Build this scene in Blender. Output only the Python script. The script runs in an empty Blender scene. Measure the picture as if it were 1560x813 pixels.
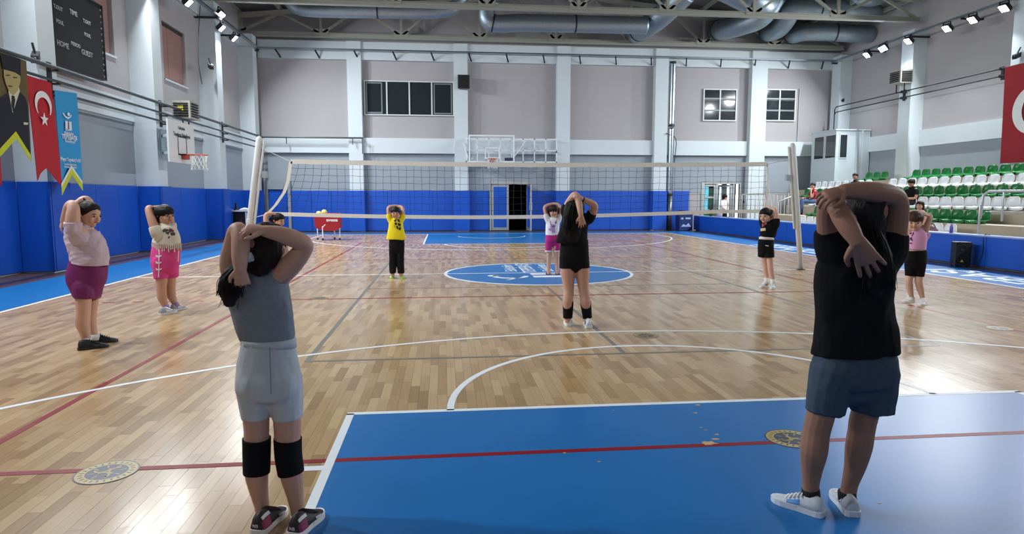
import bpy, bmesh, math, random
import numpy as np
from mathutils import Vector, Matrix, noise
random.seed(7)
R = math.radians
scn = bpy.context.scene
col = scn.collection
V = Vector

# ------------------------------------------------------------------ camera
W, H, F = 1560.0, 813.0, 994.3
YAW, PIT = 0.1041, 0.1055
CAM = V((-1.832, -12.6, 1.46))
FW = V((math.sin(YAW)*math.cos(PIT), math.cos(YAW)*math.cos(PIT), -math.sin(PIT)))
RT = V((math.cos(YAW), -math.sin(YAW), 0))
UP = RT.cross(FW)
cd = bpy.data.cameras.new('camera')
cd.sensor_fit = 'HORIZONTAL'
cd.sensor_width = 36.0
cd.lens = F*36.0/W
cd.clip_start = .05
cd.clip_end = 300
co = bpy.data.objects.new('camera', cd)
col.objects.link(co)
m4 = Matrix((RT, UP, -FW)).transposed().to_4x4()
m4.translation = CAM
co.matrix_world = m4
scn.camera = co

# ------------------------------------------------------------------ world and view
world = bpy.data.worlds.new('daylight')
scn.world = world
world.use_nodes = True
bgn = world.node_tree.nodes['Background']
bgn.inputs['Color'].default_value = (.80, .90, 1.0, 1)
bgn.inputs['Strength'].default_value = 3.0
vs = scn.view_settings
vs.view_transform = 'Standard'
vs.look = 'None'
vs.gamma = 1
vs.use_curve_mapping = False
vs.exposure = -0.14
FLOOD_W = 235.0      # watts of one floodlight


# ------------------------------------------------------------------ geometry of the photograph -> points of the place
def ray(px, py):
    return FW*F + RT*(px - W/2) - UP*(py - H/2)


def at(px, py, Y):
    d = ray(px, py)
    return CAM + d*((Y - CAM.y)/d.y)


def atx(px, py, X):
    d = ray(px, py)
    return CAM + d*((X - CAM.x)/d.x)


def fl(px, py, z=0.0):
    d = ray(px, py)
    return CAM + d*((z - CAM.z)/d.z)


# ------------------------------------------------------------------ materials
def lin(c):
    out = []
    for v in c[:3]:
        v = v/255.0
        out.append(v/12.92 if v <= .04045 else ((v + .055)/1.055)**2.4)
    return tuple(out)


MATS = {}


def M(name, rgb, rough=.55, metal=0.0, var=.06, scale=6.0, bump=0.0, bscale=60.0, coat=0.0, emit=0.0, stretch=None, spec=.5):
    if name in MATS:
        return MATS[name]
    m = bpy.data.materials.new(name)
    m.use_nodes = True
    nt = m.node_tree
    b = nt.nodes['Principled BSDF']
    c = lin(rgb)
    tc = nt.nodes.new('ShaderNodeTexCoord')
    mp = nt.nodes.new('ShaderNodeMapping')
    if stretch:
        mp.inputs['Scale'].default_value = stretch
    nt.links.new(tc.outputs['Object'], mp.inputs['Vector'])
    nz = nt.nodes.new('ShaderNodeTexNoise')
    nz.inputs['Scale'].default_value = scale
    nz.inputs['Detail'].default_value = 4
    nt.links.new(mp.outputs['Vector'], nz.inputs['Vector'])
    mx = nt.nodes.new('ShaderNodeMix')
    mx.data_type = 'RGBA'
    mx.inputs[6].default_value = tuple(max(0, v*(1 - var)) for v in c) + (1,)
    mx.inputs[7].default_value = tuple(min(1, v*(1 + var)) for v in c) + (1,)
    nt.links.new(nz.outputs['Fac'], mx.inputs[0])
    nt.links.new(mx.outputs[2], b.inputs['Base Color'])
    b.inputs['Roughness'].default_value = rough
    b.inputs['Metallic'].default_value = metal
    b.inputs['Specular IOR Level'].default_value = spec
    if coat:
        b.inputs['Coat Weight'].default_value = coat
        b.inputs['Coat Roughness'].default_value = .15
    if bump:
        n2 = nt.nodes.new('ShaderNodeTexNoise')
        n2.inputs['Scale'].default_value = bscale
        n2.inputs['Detail'].default_value = 3
        nt.links.new(mp.outputs['Vector'], n2.inputs['Vector'])
        bp = nt.nodes.new('ShaderNodeBump')
        bp.inputs['Strength'].default_value = bump
        bp.inputs['Distance'].default_value = .01
        nt.links.new(n2.outputs['Fac'], bp.inputs['Height'])
        nt.links.new(bp.outputs['Normal'], b.inputs['Normal'])
    if emit:
        b.inputs['Emission Color'].default_value = c + (1,)
        b.inputs['Emission Strength'].default_value = emit
    MATS[name] = m
    return m


def glass(name, rgb, alpha_mix=.3, rough=.05):
    """thin pane: part clear, part tinted glossy"""
    if name in MATS:
        return MATS[name]
    m = bpy.data.materials.new(name)
    m.use_nodes = True
    nt = m.node_tree
    b = nt.nodes['Principled BSDF']
    b.inputs['Base Color'].default_value = lin(rgb) + (1,)
    b.inputs['Roughness'].default_value = rough
    nz = nt.nodes.new('ShaderNodeTexNoise')
    nz.inputs['Scale'].default_value = 3
    mr = nt.nodes.new('ShaderNodeMapRange')
    mr.inputs['To Min'].default_value = alpha_mix*.9
    mr.inputs['To Max'].default_value = alpha_mix*1.1
    nt.links.new(nz.outputs['Fac'], mr.inputs['Value'])
    nt.links.new(mr.outputs['Result'], b.inputs['Alpha'])
    MATS[name] = m
    return m


# ------------------------------------------------------------------ mesh builder
class MB:
    def __init__(self):
        self.v = []
        self.f = []
        self.mi = []
        self.cur = 0

    def add(self, vs_, fs_):
        n = len(self.v)
        self.v += [tuple(x) for x in vs_]
        self.f += [tuple(i + n for i in f) for f in fs_]
        self.mi += [self.cur]*len(fs_)
        return self

    def box(self, x0, x1, y0, y1, z0, z1):
        return self.add([(x0, y0, z0), (x1, y0, z0), (x1, y1, z0), (x0, y1, z0), (x0, y0, z1), (x1, y0, z1), (x1, y1, z1), (x0, y1, z1)],
                        [(0, 3, 2, 1), (4, 5, 6, 7), (0, 1, 5, 4), (1, 2, 6, 5), (2, 3, 7, 6), (3, 0, 4, 7)])

    def obox(self, c, ax, ay, az):
        c = V(c)
        vs_ = []
        for k in (-1, 1):
            for (i, j) in ((-1, -1), (1, -1), (1, 1), (-1, 1)):
                vs_.append(c + ax*i + ay*j + az*k)
        return self.add(vs_, [(0, 3, 2, 1), (4, 5, 6, 7), (0, 1, 5, 4), (1, 2, 6, 5), (2, 3, 7, 6), (3, 0, 4, 7)])

    def bar(self, p, q, w, h, up=V((0, 0, 1))):
        p, q = V(p), V(q)
        t = (q - p)
        L = t.length
        t.normalize()
        s = t.cross(up)
        if s.length < 1e-4:
            s = t.cross(V((0, 1, 0)))
        s.normalize()
        u = s.cross(t)
        return self.obox((p + q)/2, s*(w/2), u*(h/2), t*(L/2)) if False else self.obox((p + q)/2, t*(L/2), s*(w/2), u*(h/2))

    def tube(self, secs, n=12, side=None, dome=(True, True), sub=1, sq=1.0):
        """secs: (point, ra, rb); smooth lofted tube; sq<1 makes the section boxier"""
        P = [(V(s[0]), s[1], s[2] if len(s) > 2 else s[1]) for s in secs]
        if sub > 1 and len(P) > 1:
            A = [list(p[0]) + [p[1], p[2]] for p in P]
            A = [[2*a - b for a, b in zip(A[0], A[1])]] + A + [[2*a - b for a, b in zip(A[-1], A[-2])]]
            out = []
            for i in range(1, len(A) - 2):
                for k in range(sub):
                    t = k/sub
                    out.append([.5*(2*p1 + (p2 - p0)*t + (2*p0 - 5*p1 + 4*p2 - p3)*t*t + (3*p1 - p0 - 3*p2 + p3)*t**3)
                                for p0, p1, p2, p3 in zip(A[i-1], A[i], A[i+1], A[i+2])])
            out.append(A[-2])
            P = [(V(o[:3]), max(o[3], 1e-4), max(o[4], 1e-4)) for o in out]
        m = len(P)
        tg = []
        for i in range(m):
            d = P[min(i+1, m-1)][0] - P[max(i-1, 0)][0]
            if d.length < 1e-9:
                d = V((0, 0, 1))
            tg.append(d.normalized())
        rings = []
        prev = None
        for i in range(m):
            t = tg[i]
            ref = side if side is not None else (prev if prev is not None else (V((1, 0, 0)) if abs(t.x) < .8 else V((0, 1, 0))))
            a = ref - t*ref.dot(t)
            if a.length < 1e-5:
                a = V((0, 1, 0)) - t*t.y
            a.normalize()
            prev = a
            rings.append((P[i][0], a, t.cross(a), P[i][1], P[i][2], t))
        full = []
        if dome[0]:
            c, a, b, ra, rb, t = rings[0]
            r = min(ra, rb)
            for th in (80, 55, 28):
                full.append((c - t*(r*math.sin(R(th))), a, b, ra*math.cos(R(th)), rb*math.cos(R(th))))
        full += [r[:5] for r in rings]
        if dome[1]:
            c, a, b, ra, rb, t = rings[-1]
            r = min(ra, rb)
            for th in (28, 55, 80):
                full.append((c + t*(r*math.sin(R(th))), a, b, ra*math.cos(R(th)), rb*math.cos(R(th))))
        vs_, fs_ = [], []
        for (c, a, b, ra, rb) in full:
            for k in range(n):
                th = 2*math.pi*k/n
                cx, sx = math.cos(th), math.sin(th)
                if sq != 1.0:
                    cx = math.copysign(abs(cx)**sq, cx)
                    sx = math.copysign(abs(sx)**sq, sx)
                vs_.append(c + a*(ra*cx) + b*(rb*sx))
        for i in range(len(full) - 1):
            for k in range(n):
                k2 = (k + 1) % n
                fs_.append((i*n + k, i*n + k2, (i+1)*n + k2, (i+1)*n + k))
        fs_.append(tuple(range(n - 1, -1, -1)))
        fs_.append(tuple((len(full) - 1)*n + k for k in range(n)))
        return self.add(vs_, fs_)

    def ball(self, c, r, n=12, sc=(1, 1, 1)):
        c = V(c)
        vs_, fs_ = [], []
        k = n//2
        for i in range(1, k):
            ph = math.pi*i/k
            for j in range(n):
                th = 2*math.pi*j/n
                vs_.append(c + V((r*sc[0]*math.sin(ph)*math.cos(th), r*sc[1]*math.sin(ph)*math.sin(th), r*sc[2]*math.cos(ph))))
        for i in range(k - 2):
            for j in range(n):
                j2 = (j+1) % n
                fs_.append((i*n + j, (i+1)*n + j, (i+1)*n + j2, i*n + j2))
        t = len(vs_)
        vs_ += [c + V((0, 0, r*sc[2])), c - V((0, 0, r*sc[2]))]
        for j in range(n):
            j2 = (j+1) % n
            fs_.append((t, j, j2))
            fs_.append((t + 1, (k-2)*n + j2, (k-2)*n + j))
        return self.add(vs_, fs_)

    def prism(self, pts2, o, ax, ay, az):
        """polygon pts2 (x,y) in plane (o, ax, ay) extruded by az"""
        o = V(o)
        n = len(pts2)
        a = [o + ax*x + ay*y for x, y in pts2]
        b = [p + az for p in a]
        return self.add(a + b, [tuple(range(n-1, -1, -1)), tuple(range(n, 2*n))] + [(i, (i+1) % n, n + (i+1) % n, n + i) for i in range(n)])

    def ring(self, c, r0, r1, a0, a1, z0, z1, n=48):
        """flat annulus sector on the floor, closed solid"""
        closed = abs(a1 - a0) > 359.9
        m = n if closed else n + 1
        vs_, fs_ = [], []
        for i in range(m):
            th = R(a0 + (a1 - a0)*i/n)
            cx, sx = math.cos(th), math.sin(th)
            vs_ += [(c[0] + r0*cx, c[1] + r0*sx, z1), (c[0] + r1*cx, c[1] + r1*sx, z1), (c[0] + r1*cx, c[1] + r1*sx, z0), (c[0] + r0*cx, c[1] + r0*sx, z0)]
        for i in range(n):
            j = (i+1) % m
            for k in range(4):
                k2 = (k+1) % 4
                fs_.append((i*4 + k, i*4 + k2, j*4 + k2, j*4 + k))
        return self.add(vs_, fs_)

    def mesh(self, name, mats, smooth=False):
        me = bpy.data.meshes.new(name)
        me.from_pydata(self.v, [], self.f)
        if not isinstance(mats, (list, tuple)):
            mats = [mats]
        for m in mats:
            me.materials.append(m)
        if len(mats) > 1:
            me.polygons.foreach_set('material_index', self.mi)
        if smooth:
            me.polygons.foreach_set('use_smooth', [True]*len(me.polygons))
        me.update()
        return me

    def build(self, name, mats, parent=None, smooth=False):
        return link(name, self.mesh(name, mats, smooth), parent)


def fixn(me):
    bm = bmesh.new()
    bm.from_mesh(me)
    bmesh.ops.recalc_face_normals(bm, faces=bm.faces)
    bm.to_mesh(me)
    bm.free()


def wpos(o):
    p = o.location.copy()
    if o.parent is not None:
        p += wpos(o.parent) + o.matrix_parent_inverse.translation
    return p


def link(name, data, parent=None):
    o = bpy.data.objects.new(name, data)
    col.objects.link(o)
    if parent is not None:
        o.parent = parent
        loc = wpos(parent)
        o.matrix_parent_inverse = Matrix.Translation(-loc)
    return o


def tag(o, label=None, cat=None, group=None, kind=None):
    if label:
        o['label'] = label
    if cat:
        o['category'] = cat
    if group:
        o['group'] = group
    if kind:
        o['kind'] = kind
    return o


def thing(name, loc, label, cat, group=None):
    o = bpy.data.objects.new(name, None)
    o.empty_display_size = .1
    col.objects.link(o)
    o.location = loc
    return tag(o, label, cat, group)


def struct(name, mb, mat, label, cat, smooth=False):
    return tag(mb.build(name, mat, None, smooth), label, cat, None, 'structure')


def textmesh(s, size, depth=.002, align='CENTER', bold=0.0):
    cu = bpy.data.curves.new('lettering', 'FONT')
    cu.body = s
    cu.size = size
    cu.extrude = depth
    cu.offset = bold
    cu.align_x = align
    cu.align_y = 'CENTER'
    cu.resolution_u = 3
    o = bpy.data.objects.new('lettering', cu)
    col.objects.link(o)
    dg = bpy.context.evaluated_depsgraph_get()
    me = bpy.data.meshes.new_from_object(o.evaluated_get(dg))
    bpy.data.objects.remove(o)
    bpy.data.curves.remove(cu)
    return me


def put_text(s, size, o, ax, ay, mat, parent, name='lettering', sx=1.0, depth=.002, align='CENTER', bold=0.0):
    me = textmesh(s, size, depth, align, bold)
    o = V(o)
    ax = V(ax).normalized()
    ay = V(ay).normalized()
    az = ax.cross(ay)
    for v in me.vertices:
        c = v.co
        v.co = o + ax*(c.x*sx) + ay*c.y + az*c.z
    me.materials.clear()
    me.materials.append(mat)
    me.name = name
    return link(name, me, parent)

# ------------------------------------------------------------------ common materials
m_white = M('white_wall_paint', (196, 207, 212), .6, var=.03, scale=1.5)
m_panel = M('lilac_grey_wall_paint', (164, 161, 164), .7, var=.05, scale=.7, bump=.05, bscale=30)
m_lower = M('grey_wall_paint', (144, 154, 163), .7, var=.04, scale=.8)
m_pad = M('blue_vinyl_pad', (8, 78, 182), .42, var=.08, scale=2.0, bump=.06, bscale=5)
m_steel = M('painted_truss_steel', (150, 152, 142), .5, var=.06)
m_galv = M('galvanised_sheet', (165, 178, 188), .28, 1.0, var=.12, scale=14)
m_dark = M('dark_metal', (52, 54, 56), .45, .6)
m_black = M('black_plastic', (16, 16, 18), .5)
m_alu = M('aluminium', (190, 196, 198), .35, .7)
m_conc = M('beige_concrete', (166, 156, 138), .8, var=.08, scale=3, bump=.1)
m_linew = M('white_line_paint', (222, 228, 232), .4, spec=.25, var=.05, scale=9)
m_lineb = M('blue_court_paint', (22, 106, 174), .32, spec=.3, var=.10, scale=2.2, bump=.02, bscale=20)
m_liner = M('red_line_paint', (132, 14, 30), .42, spec=.2, var=.1, scale=9)
m_lineg = M('grey_line_paint', (112, 112, 106), .4, var=.2, scale=20)
m_glassdk = M('dark_window_glass', (38, 46, 50), .08, var=.1)
m_roof = M('grey_roof_sheet', (104, 104, 106), .6, var=.05, stretch=(6, .2, 1))


# parquet: strips along the hall, each block its own tone
PW, PL = .07, .42


def prow_off(i):
    x = math.sin(i*12.9898)*43.7585
    return (x - math.floor(x))*PL


def wood_material():
    m = bpy.data.materials.new('parquet')
    m.use_nodes = True
    nt = m.node_tree
    N = nt.nodes.new
    L = nt.links.new
    b = nt.nodes['Principled BSDF']
    g = N('ShaderNodeNewGeometry')
    sp = N('ShaderNodeSeparateXYZ')
    L(g.outputs['Position'], sp.inputs[0])

    def mth(op, a, b_=None):
        n = N('ShaderNodeMath')
        n.operation = op
        for k, x in enumerate((a, b_)):
            if x is None:
                continue
            if isinstance(x, (int, float)):
                n.inputs[k].default_value = x
            else:
                L(x, n.inputs[k])
        return n.outputs[0]
    u = mth('DIVIDE', sp.outputs[0], PW)
    ci = mth('FLOOR', u)
    off = mth('FRACT', mth('MULTIPLY', mth('SINE', mth('MULTIPLY', ci, 12.9898)), 43.7585))
    v = mth('ADD', mth('DIVIDE', sp.outputs[1], PL), off)
    rj = mth('FLOOR', v)
    cb = N('ShaderNodeCombineXYZ')
    L(ci, cb.inputs[0])
    L(rj, cb.inputs[1])
    wn = N('ShaderNodeTexWhiteNoise')
    wn.noise_dimensions = '3D'
    L(cb.outputs[0], wn.inputs['Vector'])
    ramp = N('ShaderNodeValToRGB')
    el = ramp.color_ramp.elements
    el[0].color = lin((152, 122, 82)) + (1,)
    el[1].color = lin((194, 166, 124)) + (1,)
    e = el.new(.35)
    e.color = lin((172, 141, 99)) + (1,)
    e = el.new(.7)
    e.color = lin((182, 152, 110)) + (1,)
    L(wn.outputs['Value'], ramp.inputs['Fac'])
    # grain
    mp = N('ShaderNodeMapping')
    mp.inputs['Scale'].default_value = (60, 2.5, 1)
    L(g.outputs['Position'], mp.inputs['Vector'])
    nz = N('ShaderNodeTexNoise')
    nz.inputs['Scale'].default_value = 1.0
    nz.inputs['Detail'].default_value = 5
    L(mp.outputs[0], nz.inputs['Vector'])
    mx = N('ShaderNodeMix')
    mx.data_type = 'RGBA'
    mx.blend_type = 'MULTIPLY'
    mx.inputs[0].default_value = .35
    gr = N('ShaderNodeMapRange')
    gr.inputs['To Min'].default_value = .55
    gr.inputs['To Max'].default_value = 1.3
    L(nz.outputs['Fac'], gr.inputs['Value'])
    L(ramp.outputs[0], mx.inputs[6])
    L(gr.outputs[0], mx.inputs[7])
    # long board seams every three strips
    fr = mth('FRACT', mth('DIVIDE', u, 3.0))
    seam = mth('LESS_THAN', mth('ABSOLUTE', mth('SUBTRACT', fr, .5)), .004)
    mx2 = N('ShaderNodeMix')
    mx2.data_type = 'RGBA'
    L(mth('MULTIPLY', seam, .5), mx2.inputs[0])
    L(mx.outputs[2], mx2.inputs[6])
    mx2.inputs[7].default_value = lin((92, 70, 48)) + (1,)
    L(mx2.outputs[2], b.inputs['Base Color'])
    # varnish with worn, slightly uneven gloss
    n3 = N('ShaderNodeTexNoise')
    n3.inputs['Scale'].default_value = 1.4
    n3.inputs['Detail'].default_value = 6
    r3 = N('ShaderNodeMapRange')
    r3.inputs['To Min'].default_value = .16
    r3.inputs['To Max'].default_value = .28
    L(g.outputs['Position'], n3.inputs['Vector'])
    L(n3.outputs['Fac'], r3.inputs['Value'])
    L(r3.outputs[0], b.inputs['Roughness'])
    n4 = N('ShaderNodeTexNoise')
    n4.inputs['Scale'].default_value = 2.2
    n4.inputs['Detail'].default_value = 2
    mp4 = N('ShaderNodeMapping')
    mp4.inputs['Scale'].default_value = (6, .6, 1)
    L(g.outputs['Position'], mp4.inputs['Vector'])
    L(mp4.outputs[0], n4.inputs['Vector'])
    bp = N('ShaderNodeBump')
    bp.inputs['Strength'].default_value = .05
    bp.inputs['Distance'].default_value = .01
    L(n4.outputs['Fac'], bp.inputs['Height'])
    L(bp.outputs[0], b.inputs['Normal'])
    b.inputs['Specular IOR Level'].default_value = .5
    return m


m_wood = wood_material()
m_woodrim = M('dark_border_parquet', (92, 72, 62), .3, var=.25, scale=3, stretch=(8, 1, 1))

# ------------------------------------------------------------------ floor
# sunken bed under the near blocks, plain surface elsewhere
NX0, NX1, NY0, NY1 = -74*PW, 76*PW, -11.6, -5.8
fm = MB()
fm.box(-10.2, NX0, -18, 16.6, -.2, 0)
fm.box(NX1, 16.5, -18, 16.6, -.2, 0)
fm.box(NX0, NX1, -18, NY0, -.2, 0)
fm.box(NX0, NX1, NY1, 16.6, -.2, 0)
fm.box(NX0, NX1, NY0, NY1, -.2, -.012)
floor = struct('floor', fm, m_wood, 'varnished parquet sports floor with painted court lines', 'floor')
blocks = []
for i in range(-74, 76):
    off = prow_off(i)/PL
    j = math.floor(NY0/PL + off) - 1
    while (j - off)*PL < NY1:
        y0, y1 = max(NY0, (j - off)*PL), min(NY1, (j + 1 - off)*PL)
        if y1 - y0 > .02:
            c = V(((i + .5)*PW, (y0 + y1)/2, 0))
            blocks.append((i*PW, (i+1)*PW, y0, y1, c))
        j += 1


def in_view(c):
    d = c - CAM
    z = d.dot(FW)
    if z < .5:
        return None
    x, y = W/2 + F*d.dot(RT)/z, H/2 - F*d.dot(UP)/z
    if -20 < x < W + 20 and y < H + 20:
        return z
    return None


vis, rest = [], []
for b_ in blocks:
    z = in_view(b_[4])
    inkey = abs(b_[4].x) < 2.40 and b_[4].y < -8.25
    full = b_[3] - b_[2] > PL*.95
    if z is not None and not inkey and full:
        vis.append((z, b_))
    else:
        rest.append(b_)
vis.sort(key=lambda t: t[0])
pm = MB().box(-PW/2 + .0006, PW/2 - .0006, -PL/2 + .0007, PL/2 - .0007, -.0118, 0).mesh('plank', m_wood)
for z, b_ in vis[:300]:
    o = link('plank', pm, floor)
    o.location = (b_[4].x, b_[4].y, random.uniform(-.0003, .0003))
rm = MB()
for b_ in rest + [t[1] for t in vis[300:]]:
    rm.box(b_[0] + .0006, b_[1] - .0006, b_[2] + .0007, b_[3] - .0007, -.0118, random.uniform(-.0003, .0003))
tag(rm.build('parquet_blocks', m_wood, floor), kind='stuff')


def paint(name, mat, z, *boxes):
    mb = MB()
    for (x0, x1, y0, y1) in boxes:
        mb.box(x0, x1, y0, y1, -.0004, z)
    return mb.build(name, mat, floor)


lw = .05
paint('border_paint', m_woodrim, .0008, (-10.0, -8.98, -18, 15.3))
paint('border_paint', m_woodrim, .0008, (8.98, 9.5, -18, 15.3))
paint('border_paint', m_woodrim, .0008, (-8.98, 8.98, 15.15, 16.3))
paint('blue_strip', m_lineb, .0010, (-8.98, -7.55, -18, 15.15))
paint('blue_strip', m_lineb, .0010, (7.55, 8.98, -18, 15.15))
paint('blue_strip', m_lineb, .0010, (-7.5, 7.5, 14.0, 15.15))
paint('key_paint', m_lineb, .0010, (-2.45, 2.45, -14, -8.2))
paint('key_paint', m_lineb, .0010, (-2.45, 2.45, 8.2, 14))
mb = MB()
mb.prism([(1.8*math.cos(R(a)), 1.8*math.sin(R(a))) for a in range(0, 360, 5)], (0, 0, -.0004), V((1, 0, 0)), V((0, 1, 0)), V((0, 0, .0014)))
mb.build('centre_circle_paint', m_lineb, floor)
for x in (-7.5, 7.5):
    paint('side_line', m_linew, .0020, (x - lw/2, x + lw/2, -14, 14))
paint('base_line', m_linew, .0020, (-7.5, 7.5, 14 - lw/2, 14 + lw/2))
paint('centre_line', m_linew, .0022, (-7.5, 7.5, -lw/2, lw/2))
for s in (-1, 1):
    y0, y1 = sorted((s*8.2, s*14))
    for x in (-2.45, 2.45):
        paint('key_line', m_linew, .0020, (x - .05 if x < 0 else x, x if x < 0 else x + .05, y0, y1))
    paint('free_throw_line', m_linew, .0020, (-2.5, 2.5, s*8.2 - lw/2, s*8.2 + lw/2))
    for y in (9.1, 9.95, 10.8):
        for x in (-2.6, 2.6):
            paint('lane_mark', m_linew, .0021, (x - .1, x + .1, s*y - .03, s*y + .03))
    a0, a1 = (0, 180) if s < 0 else (180, 360)
    MB().ring((0, s*8.2), 1.775, 1.825, a0, a1, -.0004, .0020).build('free_throw_arc', m_linew, floor)
    MB().ring((0, s*12.425), 6.70, 6.75, a0 + 12, a1 - 12, -.0004, .0021, 72).build('three_point_arc', m_linew, floor)
    for x in (-6.6, 6.6):
        y0, y1 = sorted((s*11.0, s*14))
        paint('three_point_line', m_linew, .0021, (x - lw/2, x + lw/2, y0, y1))
    MB().ring((0, s*12.425), 1.25, 1.30, a0, a1, -.0004, .0021).build('no_charge_arc', m_linew, floor)
MB().ring((0, 0), 1.78, 1.84, 0, 360, -.0004, .0023, 72).build('centre_circle_line', m_linew, floor)
for x in (-4.5, 4.5):
    paint('volleyball_line', m_liner, .0017, (x - lw/2, x + lw/2, -9, 9))
for y in (-9, -3, 3, 9):
    paint('volleyball_line', m_liner, .0018, (-4.5, 4.5, y - lw/2, y + lw/2))
for k in range(6):
    x = 4.85 + k*.40
    paint('attack_line_dash', m_liner, .0018, (x, x + .16, -3 - lw/2, -3 + lw/2))
    paint('attack_line_dash', m_liner, .0018, (-x - .16, -x, -3 - lw/2, -3 + lw/2))
for x in (-3.07, 3.05):
    paint('badminton_line', m_lineg, .0014, (x - .022, x + .022, -6.7, 6.7))
for y in (-6.7, -1.98, 1.98, 6.7):
    paint('badminton_line', m_lineg, .0015, (-3.07, 3.05, y - .022, y + .022))
for s in (-1, 1):
    y0, y1 = sorted((s*1.98, s*6.7))
    paint('badminton_line', m_lineg, .0014, (-.17, -.126, y0, y1))
# worn spots where the blue paint has chipped
wm = MB()
for (px, py, r) in ((1080, 675, .03), (1090, 669, .012), (1063, 617, .014), (1060, 629, .01), (935, 625, .006), (860, 690, .006), (912, 703, .006), (1068, 651, .006), (1092, 662, .009), (1075, 655, .006), (1340, 766, .006)):
    c = fl(px, py)
    pts = [(r*random.uniform(.6, 1.5)*math.cos(R(a))*1.6, r*random.uniform(.6, 1.4)*math.sin(R(a))) for a in range(0, 360, 30)]
    wm.prism(pts, (c.x, c.y, 0), V((1, 0, 0)), V((0, 1, 0)), V((0, 0, .0024)))
tag(wm.build('paint_chips', M('bare_wood', (196, 160, 112), .5), floor), kind='stuff')

# round federation style emblems printed on the boards
m_gold = M('gold_print', (176, 156, 84), .35, var=.25, scale=60)
m_navy = M('navy_print', (34, 44, 70), .35, var=.2, scale=60)


def emblem(c, r, rot):
    mb = MB()
    mb.ring((c.x, c.y), r*.95, r, 0, 360, 0, .0026, 40)
    o1 = mb.build('emblem_rim', m_navy, floor)
    mb = MB()
    mb.ring((c.x, c.y), r*.62, r*.95, 0, 360, 0, .0024, 40)
    mb.build('emblem_ring', m_gold, o1)
    mb = MB()
    mb.prism([(r*.66*math.cos(R(a)), r*.66*math.sin(R(a))) for a in range(0, 360, 12)], (c.x, c.y, 0), V((1, 0, 0)), V((0, 1, 0)), V((0, 0, .0025)))
    for k in range(24):                     # dark marks of the ring's lettering
        a = R(k*15 + rot)
        mb.obox((c.x + r*.79*math.cos(a), c.y + r*.79*math.sin(a), .0015), V((math.cos(a), math.sin(a), 0))*r*.07, V((-math.sin(a), math.cos(a), 0))*r*.03, V((0, 0, .0013)))
    mb.build('emblem_field', m_navy, o1)
    mb = MB()                                 # ball seams and wings inside
    for k in range(3):
        a = rot + k*120
        mb.ring((c.x + r*.30*math.cos(R(a)), c.y + r*.30*math.sin(R(a))), r*.20, r*.27, a + 60, a + 240, 0, .0030, 14)
    for k in range(8):
        a = R(k*45 + rot)
        mb.obox((c.x + r*.48*math.cos(a), c.y + r*.48*math.sin(a), .0016), V((math.cos(a), math.sin(a), 0))*r*.10, V((-math.sin(a), math.cos(a), 0))*r*.025, V((0, 0, .0014)))
    mb.build('emblem_figure', m_gold, o1)


for (px, py, r, rot) in ((163, 719, .155, 20), (1206, 668, .155, 50), (984, 511, .13, 0), (487, 454, .13, 10), (1523, 500, .13, 35)):
    emblem(fl(px, py), r, rot)
c = V((.23, 8.5, 0))

# municipality mark and lettering in the centre circle, read from the stand
TX, TY = V((0, 1, 0)), V((-1, 0, 0))
Z3 = .0012
mb = MB()
mb.ring((-.60, -.52), .24, .34, 150, 360, 0, .0026, 30)
mb.prism([(.10*math.cos(R(a)), .10*math.sin(R(a))) for a in range(0, 360, 20)], (-.92, -.42, 0), V((1, 0, 0)), V((0, 1, 0)), V((0, 0, .0026)))
mb.prism([(0, 0), (.10, .02), (-.16, -.34), (-.24, -.38)], (-.50, -.72, 0), V((1, 0, 0)), V((0, 1, 0)), V((0, 0, .0026)))
for y in (-.62, -.22):
    mb.box(-.18, .72, y - .13, y + .13, 0, .0026)
mb.box(.60, .78, -.62, -.22, 0, .0026)
mb.build('circle_mark', m_linew, floor)
put_text('Eskişehir', .34, (-.48, .92, Z3), TX, TY, m_linew, floor, 'circle_lettering', depth=.0014)
put_text('TEPEBAŞI', .40, (-.12, .92, Z3), TX, TY, m_linew, floor, 'circle_lettering', depth=.0014)
put_text('Belediyesi', .34, (.26, .92, Z3), TX, TY, m_linew, floor, 'circle_lettering', depth=.0014)
put_text('TEPEBAŞI', 1.02, (8.27, -2.15, Z3), TX, TY, m_linew, floor, 'strip_lettering', sx=.92, depth=.0014, bold=.012)
put_text('BELEDİYESİ', 1.02, (8.27, 4.5, Z3), TX, TY, m_linew, floor, 'strip_lettering', sx=.92, depth=.0014, bold=.012)

# ------------------------------------------------------------------ walls


def grid_wall(us, zs, holes, put):
    """cells of a wall between sorted us and zs, leaving out the holes"""
    for i in range(len(us) - 1):
        for j in range(len(zs) - 1):
            uc, zc = (us[i] + us[i+1])/2, (zs[j] + zs[j+1])/2
            if any(h[0] < uc < h[1] and h[2] < zc < h[3] for h in holes):
                continue
            put(us[i], us[i+1], zs[j], zs[j+1])


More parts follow.
